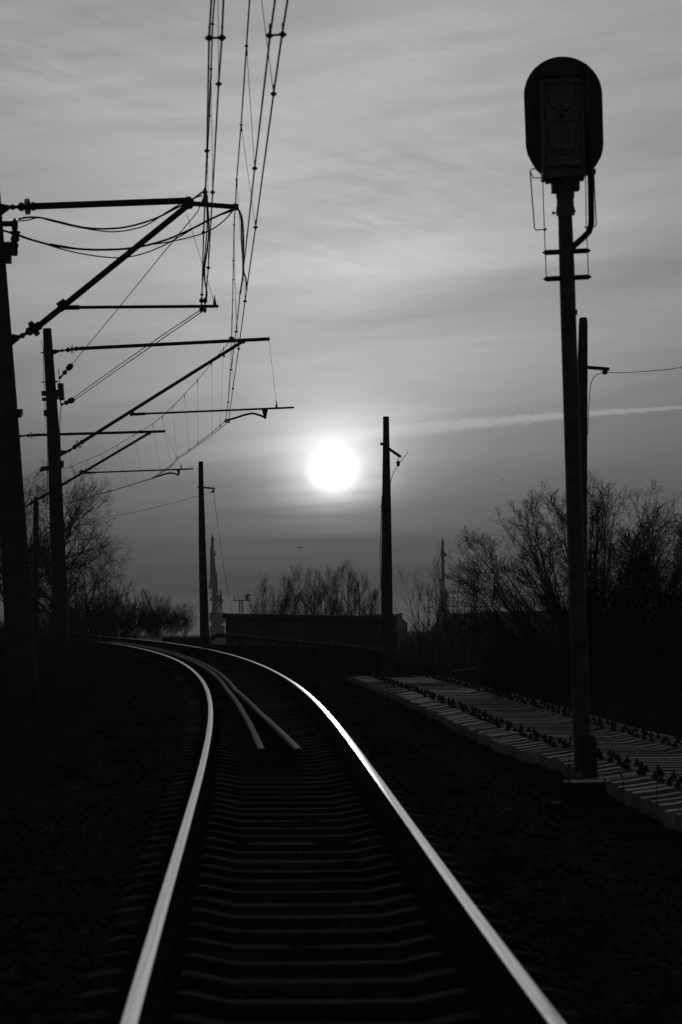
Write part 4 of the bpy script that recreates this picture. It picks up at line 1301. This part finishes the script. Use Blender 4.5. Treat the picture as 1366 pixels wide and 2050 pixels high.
for i, (x, d, h, lab) in enumerate(((250, 92, 1.6, 'dense bare shrub at the foot of the leaning pole'), (283, 94, 1.75, 'dense bare shrub in the middle of the left shrubs'), (310, 93, 1.5, 'bare shrub right of the middle, under the faint crane jib'), (334, 95, .95, 'lowest bare shrub at the right end of the left shrubs'),
                                   (212, 88, 1.4, 'bare shrub below the small left tree'), (165, 84, 1.6, 'bare shrub right of the second mast'), (90, 80, 1.5, 'bare shrub between the two left masts'))):
    R = random.Random(90 + i)
    b0 = gp(x, d)
    b0.z = CAM_Z - .75
    st = [(b0 + Vector((R.uniform(-1.0, 1.0), R.uniform(-.8, .8), 0)), Vector((R.uniform(-.8, 1.0), R.uniform(-.6, .6), 1)), h * R.uniform(.35, 1.2), .012) for _ in range(20)]
    plant('bare_shrub', 90 + i, st, PRM_SHRUB, lab, 'shrub', 'bare shrubs left of the track', b0)

# ------------------------------------------------------------------ grass, scrub (stuff)
def blades(n, fx, name, material, hgt, wid, label, cat):
    xs, ys_, hs = fx(n)
    n = len(xs)
    z = ground_z(xs, ys_) - .02
    ph = rng.uniform(0, 2 * np.pi, n); wx, wy = np.cos(ph) * wid, np.sin(ph) * wid
    lean = rng.normal(0, .22, (n, 2)) * hs[:, None]
    B = np.stack([xs, ys_, z], -1)
    mid = B + np.stack([lean[:, 0] * .35, lean[:, 1] * .35, hs * .55], -1)
    top = B + np.stack([lean[:, 0], lean[:, 1], hs], -1)
    wv = np.stack([wx, wy, np.zeros(n)], -1)
    V = np.stack([B - wv, B + wv, mid + wv * .8, mid - wv * .8, top + wv * .15, top - wv * .15], 1).reshape(-1, 3)
    i = np.arange(n)[:, None] * 6
    F = np.concatenate([i + np.array([0, 1, 2, 3]), i + np.array([3, 2, 4, 5])])
    return tag(np_mesh(name, V, F, material), label, cat, kind='stuff')


def left_grass(n):
    y = rng.uniform(14, 74, n); u = -(2.1 + rng.gamma(1.6, 2.2, n))
    x = centre_x(y) + u
    h = rng.uniform(.12, .5, n) * np.clip(.4 + (-u - 2) * .35, .4, 1.3) * (.6 + .7 * (np.sin(x * 1.7) * np.sin(y * .9 + x) > 0))
    return x, y, h


blades(26000, left_grass, 'tall_grass', M['dry_grass'], .4, .006, 'dark tall dry grass covering the left bank under the masts', 'grass')


def right_grass(n):
    y = rng.uniform(9, 62, n); u = 2.9 + rng.gamma(1.3, 3.2, n)
    x = centre_x(y) + u
    rowx = np.interp(y, [a for a, b in row_x], [b for a, b in row_x])
    keep = ~((x > rowx - .08) & (x < rowx + 2.8) & (y > 16.2) & (y < 58.4))
    h = rng.uniform(.04, .18, n) * np.where(x > rowx + 2.8, 2.4, 1)
    return x[keep], y[keep], h[keep]


blades(16000, right_grass, 'low_grass', M['dry_grass'], .2, .005, 'sparse dry grass on the dark ground beside the sleeper row', 'grass')


def slope_grass(n):
    y = rng.uniform(58, 68, n); x = centre_x(y) + 3 + rng.uniform(0, 8, n)
    return x, y, rng.uniform(.05, .28, n)


blades(3500, slope_grass, 'bank_grass', M['dry_grass'], .2, .006, 'thin dry grass on the bank below the pipe', 'grass')


def scrub(name, seed, n, fx, prm, label, mt='scrub'):
    T = Tree(seed); R = T.r
    for _ in range(n):
        p, L = fx(R)
        T.grow(p, Vector((R.uniform(-.45, .45), R.uniform(-.3, .3), 1)), L, .012, 0, prm)
    v, f = tubes_np(T.big + T.small, 3)
    return tag(np_mesh(name, v, f, M[mt]), label, 'undergrowth', kind='stuff')


PRM_SCRUB = [dict(n=6, jit=.12, up=.04, tap=.7, start=1, kids=2, prob=.85, ang=(18, 45), kr=.7), dict(len=.6, n=4, jit=.14, up=.04, start=1, kids=1, prob=.7, ang=(20, 45), kr=.8), dict(len=.28, n=2, jit=.1)]


def scrub_mid(R):
    d = R.uniform(66, 95); x = R.uniform(796, 1010)
    X = (x - W / 2) / FPX * d
    return Vector((X, d, CAM_Z - 4.2 if d > 70 else CAM_Z - 2.6)), (R.uniform(2.6, 3.9) if d > 70 else R.uniform(1.2, 2.0))


scrub('undergrowth', 201, 800, scrub_mid, PRM_SCRUB, 'hazy tangle of leafless undergrowth in the hollow right of the parapet', 'haze_scrub')


def scrub_left(R):
    d = R.uniform(76, 92); x = R.uniform(60, 275) if R.random() < .7 else R.uniform(150, 262)
    X = (x - W / 2) / FPX * d
    return Vector((X, d, CAM_Z - .8)), R.uniform(.7, 1.7)


PRM_REED = [dict(n=5, jit=.05, up=.12, tap=.7, start=3, kids=1, prob=.35, ang=(10, 30), kr=.8), dict(len=.4, n=3, jit=.1, up=.1)]
scrub('undergrowth', 203, 520, scrub_left, PRM_REED, 'thicket of upright dead stems under the left bare trees')


def scrub_right(R):
    d = R.uniform(44, 62); x = R.uniform(985, 1500)
    X = (x - W / 2) / FPX * d
    return Vector((X, d, float(ground_z(X, d)))), R.uniform(.5, 1.15)


scrub('undergrowth', 202, 620, scrub_right, PRM_SCRUB, 'dark dense undergrowth around the feet of the big bare bushes on the right')

# single dry stalks in front of the sleeper row
for i, (x, y0, y1, d, lab) in enumerate(((1141, 1560, 1478, 18.5, 'dry stalk left of the signal post'), (1248, 1620, 1552, 17.2, 'bent dry stalk in front of the sleeper row'), (1316, 1650, 1535, 16.8, 'tall dry stalk in front of the sleeper row near the right edge'))):
    m = MB(); m.tube(fine([P(x - 3, y0, d), P(x - 1, (y0 + y1) / 2, d), P(x, y1 + 6, d), P(x + (-4 if i == 1 else 2), y1, d)], 4), .004, 5)
    m.blob(P(x + (-4 if i == 1 else 2), y1, d), .012, i, (1, 1, 1.8), 6, 4)
    tag(m.build('dry_stalk', M['dry_grass'], org=P(x - 3, y0, d)), lab, 'plant', 'dry stalks by the signal')

# ------------------------------------------------------------------ haze
m = MB(); m.box((0, 800, 13.5), 2600, 2240, 61)
hz = m.build('haze', bpy.data.materials.new('haze air'), smooth=False)
hm = hz.data.materials[0]; hm.use_nodes = True; nt = hm.node_tree
nt.nodes.clear()
outn = nt.nodes.new('ShaderNodeOutputMaterial'); pv = nt.nodes.new('ShaderNodeVolumePrincipled')
HAZE = .0011
pv.inputs['Density'].default_value = HAZE; pv.inputs['Color'].default_value = (.8, .8, .8, 1); pv.inputs['Anisotropy'].default_value = .15
nt.links.new(pv.outputs[0], outn.inputs['Volume'])
tag(hz, 'thin even haze over the whole place', 'haze', kind='stuff')

# ------------------------------------------------------------------ sky and sun
SUN_EL, SUN_AZ = 4.35, (668 - W / 2) / FPX * 57.3
w = bpy.data.worlds.new('World'); SC.world = w; w.use_nodes = True
nt = w.node_tree; N = nt.nodes; Lk = nt.links
bg = N['Background']


def num(x):
    n = N.new('ShaderNodeValue'); n.outputs[0].default_value = x; return n.outputs[0]


def op(o, a, b=None, c=None, clamp=False):
    n = N.new('ShaderNodeMath'); n.operation = o; n.use_clamp = clamp
    for i, q in enumerate((a, b, c)):
        if q is None: continue
        if isinstance(q, (int, float)): n.inputs[i].default_value = q
        else: Lk.new(q, n.inputs[i])
    return n.outputs[0]


def add(a, b): return op('ADD', a, b)
def sub(a, b): return op('SUBTRACT', a, b)
def mul(a, b): return op('MULTIPLY', a, b)
def sstep(x, a, b, lo=0.0, hi=1.0):
    n = N.new('ShaderNodeMapRange'); n.interpolation_type = 'SMOOTHSTEP'
    n.inputs[1].default_value = a; n.inputs[2].default_value = b; n.inputs[3].default_value = lo; n.inputs[4].default_value = hi
    Lk.new(x, n.inputs[0]); return n.outputs[0]
def gauss(dx, sx, dy, sy):
    a = op('POWER', op('ABSOLUTE', mul(dx, 1 / sx)), 2.0); b = op('POWER', op('ABSOLUTE', mul(dy, 1 / sy)), 2.0)
    return op('EXPONENT', mul(add(a, b), -1.0))


tc = N.new('ShaderNodeTexCoord'); sep = N.new('ShaderNodeSeparateXYZ'); Lk.new(tc.outputs['Generated'], sep.inputs[0])
dx, dy, dz = sep.outputs
el = mul(op('ARCSINE', dz), 57.2958)
az = mul(op('ARCTAN2', dx, dy), 57.2958)
cosaz = op('COSINE', mul(az, 1 / 57.2958))


def noise(ax, ay, rot, scale, detail, seed, rough=.55, dist=0.0):
    cr, sr = math.cos(rot), math.sin(rot)
    u = sub(mul(az, cr), mul(el, -sr)); v = add(mul(az, -sr), mul(el, cr))
    cb = N.new('ShaderNodeCombineXYZ'); Lk.new(mul(u, ax), cb.inputs[0]); Lk.new(mul(v, ay), cb.inputs[1]); cb.inputs[2].default_value = seed
    n = N.new('ShaderNodeTexNoise'); n.inputs['Scale'].default_value = scale; n.inputs['Detail'].default_value = detail
    n.inputs['Roughness'].default_value = rough; n.inputs['Distortion'].default_value = dist
    Lk.new(cb.outputs[0], n.inputs['Vector']); return sub(n.outputs['Fac'], .5)


n1 = noise(.055, .30, .10, 1.0, 5, 3.0, .5, .6)      # broad horizontal banks
n2 = noise(.16, 1.3, .10, 1.0, 6, 11.0, .6, .5)      # streaks
n3 = noise(.30, 1.7, -.22, 1.0, 6, 21.0, .62, .9)
n5 = noise(.12, .35, .2, 1.0, 3, 57.0, .5, .4)    # fine wisps
n4 = noise(.10, 2.0, .03, 1.0, 5, 31.0, .55, .3)     # low bank streaks

ramp = N.new('ShaderNodeValToRGB'); cr_ = ramp.color_ramp
tab = [(0, .42), (.6, .38), (1.2, .27), (1.8, .18), (2.4, .132), (3.2, .12), (4.2, .135), (5.2, .18), (7, .28), (9, .36), (11, .41), (14, .42), (17.5, .39), (21, .22), (27, .06), (36, .022), (90, .012)]
T_ = lambda e: math.sqrt(e / 90)
while len(cr_.elements) < len(tab): cr_.elements.new(.5)
for e, (a, v) in zip(cr_.elements, tab):
    e.position = T_(a); e.color = (v, v, v, 1)
elw = add(el, mul(n1, 1.6))
pos = op('SQRT', mul(op('MAXIMUM', elw, 0.0), 1 / 90.0))
Lk.new(pos, ramp.inputs[0])
bw = N.new('ShaderNodeRGBToBW'); Lk.new(ramp.outputs[0], bw.inputs[0])
base = bw.outputs[0]
sx = sub(az, SUN_AZ); sy = sub(el, SUN_EL)
up = sstep(el, 2.2, 7.0)
wisp = add(1.0, add(mul(n2, .48), add(mul(mul(n3, .75), add(mul(sstep(n5, -.02, .25), .5), add(gauss(sub(az, .5), 5.0, sub(el, 12.2), 1.9), mul(gauss(add(az, 8.5), 3.5, sub(el, 15.5), 1.6), .9)))), mul(n1, .8))))
g1 = mul(gauss(sx, 6.5, sub(el, 7.8), 4.2), .27)
bt = add(sub(el, add(9.3, mul(az, .17))), mul(n2, .9))
band = mul(sub(mul(gauss(sub(bt, .55), .95, mul(az, 0.0), 1.0), .09), mul(gauss(add(bt, .85), .85, mul(az, 0.0), 1.0), .14)), sstep(az, -4.5, 1.5))
cloud = mul(mul(add(base, g1), wisp), add(1.0, band))
low = add(1.0, mul(mul(n4, 1.0), sub(1.0, sstep(el, 2.2, 4.6))))
# glow of the veiled sun, cut below by the cloud bank
syn = add(sy, mul(n4, 1.8))
g2 = mul(gauss(sx, 2.3, sub(sy, .5), 1.7), .42)
g3 = mul(gauss(sx, 1.2, sy, 1.05), 1.15)
cut = sstep(syn, -2.3, -.6)
glow = mul(mul(add(g2, g3), cut), add(1.0, mul(mul(n4, 1.3), sstep(el, 5.2, 3.2))))
rr_ = op('SQRT', add(mul(sx, sx), mul(sy, sy)))
rrn = add(rr_, add(mul(n2, .22), mul(mul(n4, .5), sstep(sy, .1, -.6))))
disc = mul(sstep(rrn, .0, .98, 1.0, 0.0), 1.5)
# contrail
ec = add(5.31, add(mul(az, .115), mul(mul(az, az), -.0037)))
hw = op('MAXIMUM', sub(.20, mul(az, .0155)), .045)
nc_ = noise(1.3, 3.2, -.45, 2.0, 8, 41.0, .72, .6)
rel = op('DIVIDE', add(sub(el, ec), mul(nc_, mul(hw, 2.7))), hw)
trail = mul(mul(op('EXPONENT', mul(op('POWER', op('ABSOLUTE', rel), 3.5), -1.0)), sstep(az, -8.0, 3.0)), mul(sstep(az, 30, 10), .15))
front = mul(sstep(cosaz, .15, .985), op('MAXIMUM', sub(1.0, mul(mul(sx, sx), .0018)), .4))
sky = add(mul(mul(cloud, low), front), add(glow, add(disc, trail)))
st = N.new('ShaderNodeTexSky'); st.sky_type = 'NISHITA'; st.sun_disc = False
st.sun_elevation = RAD(SUN_EL); st.sun_rotation = RAD(SUN_AZ); st.air_density = 1; st.dust_density = 2
bw2 = N.new('ShaderNodeRGBToBW'); Lk.new(st.outputs[0], bw2.inputs[0])
sky = add(sky, mul(bw2.outputs[0], .002))
sky = add(sky, .024)
cmb = N.new('ShaderNodeCombineColor')
for i in range(3): Lk.new(sky, cmb.inputs[i])
Lk.new(cmb.outputs[0], bg.inputs['Color']); bg.inputs['Strength'].default_value = 1.0

sun = bpy.data.lights.new('sun', 'SUN'); sun.energy = .05; sun.angle = RAD(1.2); sun.color = (1, 1, 1)
so = bpy.data.objects.new('sun', sun); COL.objects.link(so)
sd = Vector((math.sin(RAD(SUN_AZ)) * math.cos(RAD(SUN_EL)), math.cos(RAD(SUN_AZ)) * math.cos(RAD(SUN_EL)), math.sin(RAD(SUN_EL))))
so.rotation_euler = sd.to_track_quat('Z', 'Y').to_euler(); so.location = (0, 60, 60)

# ------------------------------------------------------------------ camera
cd = bpy.data.cameras.new('camera'); co = bpy.data.objects.new('camera', cd); COL.objects.link(co)
co.location = (0, 0, CAM_Z); co.rotation_euler = (RAD(90) + PITCH, 0, 0)
cd.sensor_fit = 'VERTICAL'; cd.sensor_height = 36; cd.sensor_width = 24; cd.lens = FPX / H * 36
cd.clip_start = .1; cd.clip_end = 6000
cd.dof.use_dof = True; cd.dof.focus_distance = 80; cd.dof.aperture_fstop = 4.0
SC.camera = co
SC.view_settings.view_transform = 'Standard'; SC.view_settings.look = 'None'; SC.view_settings.exposure = 0; SC.view_settings.gamma = 1
SC.cycles.volume_bounces = 1
SC.cycles.max_bounces = 6
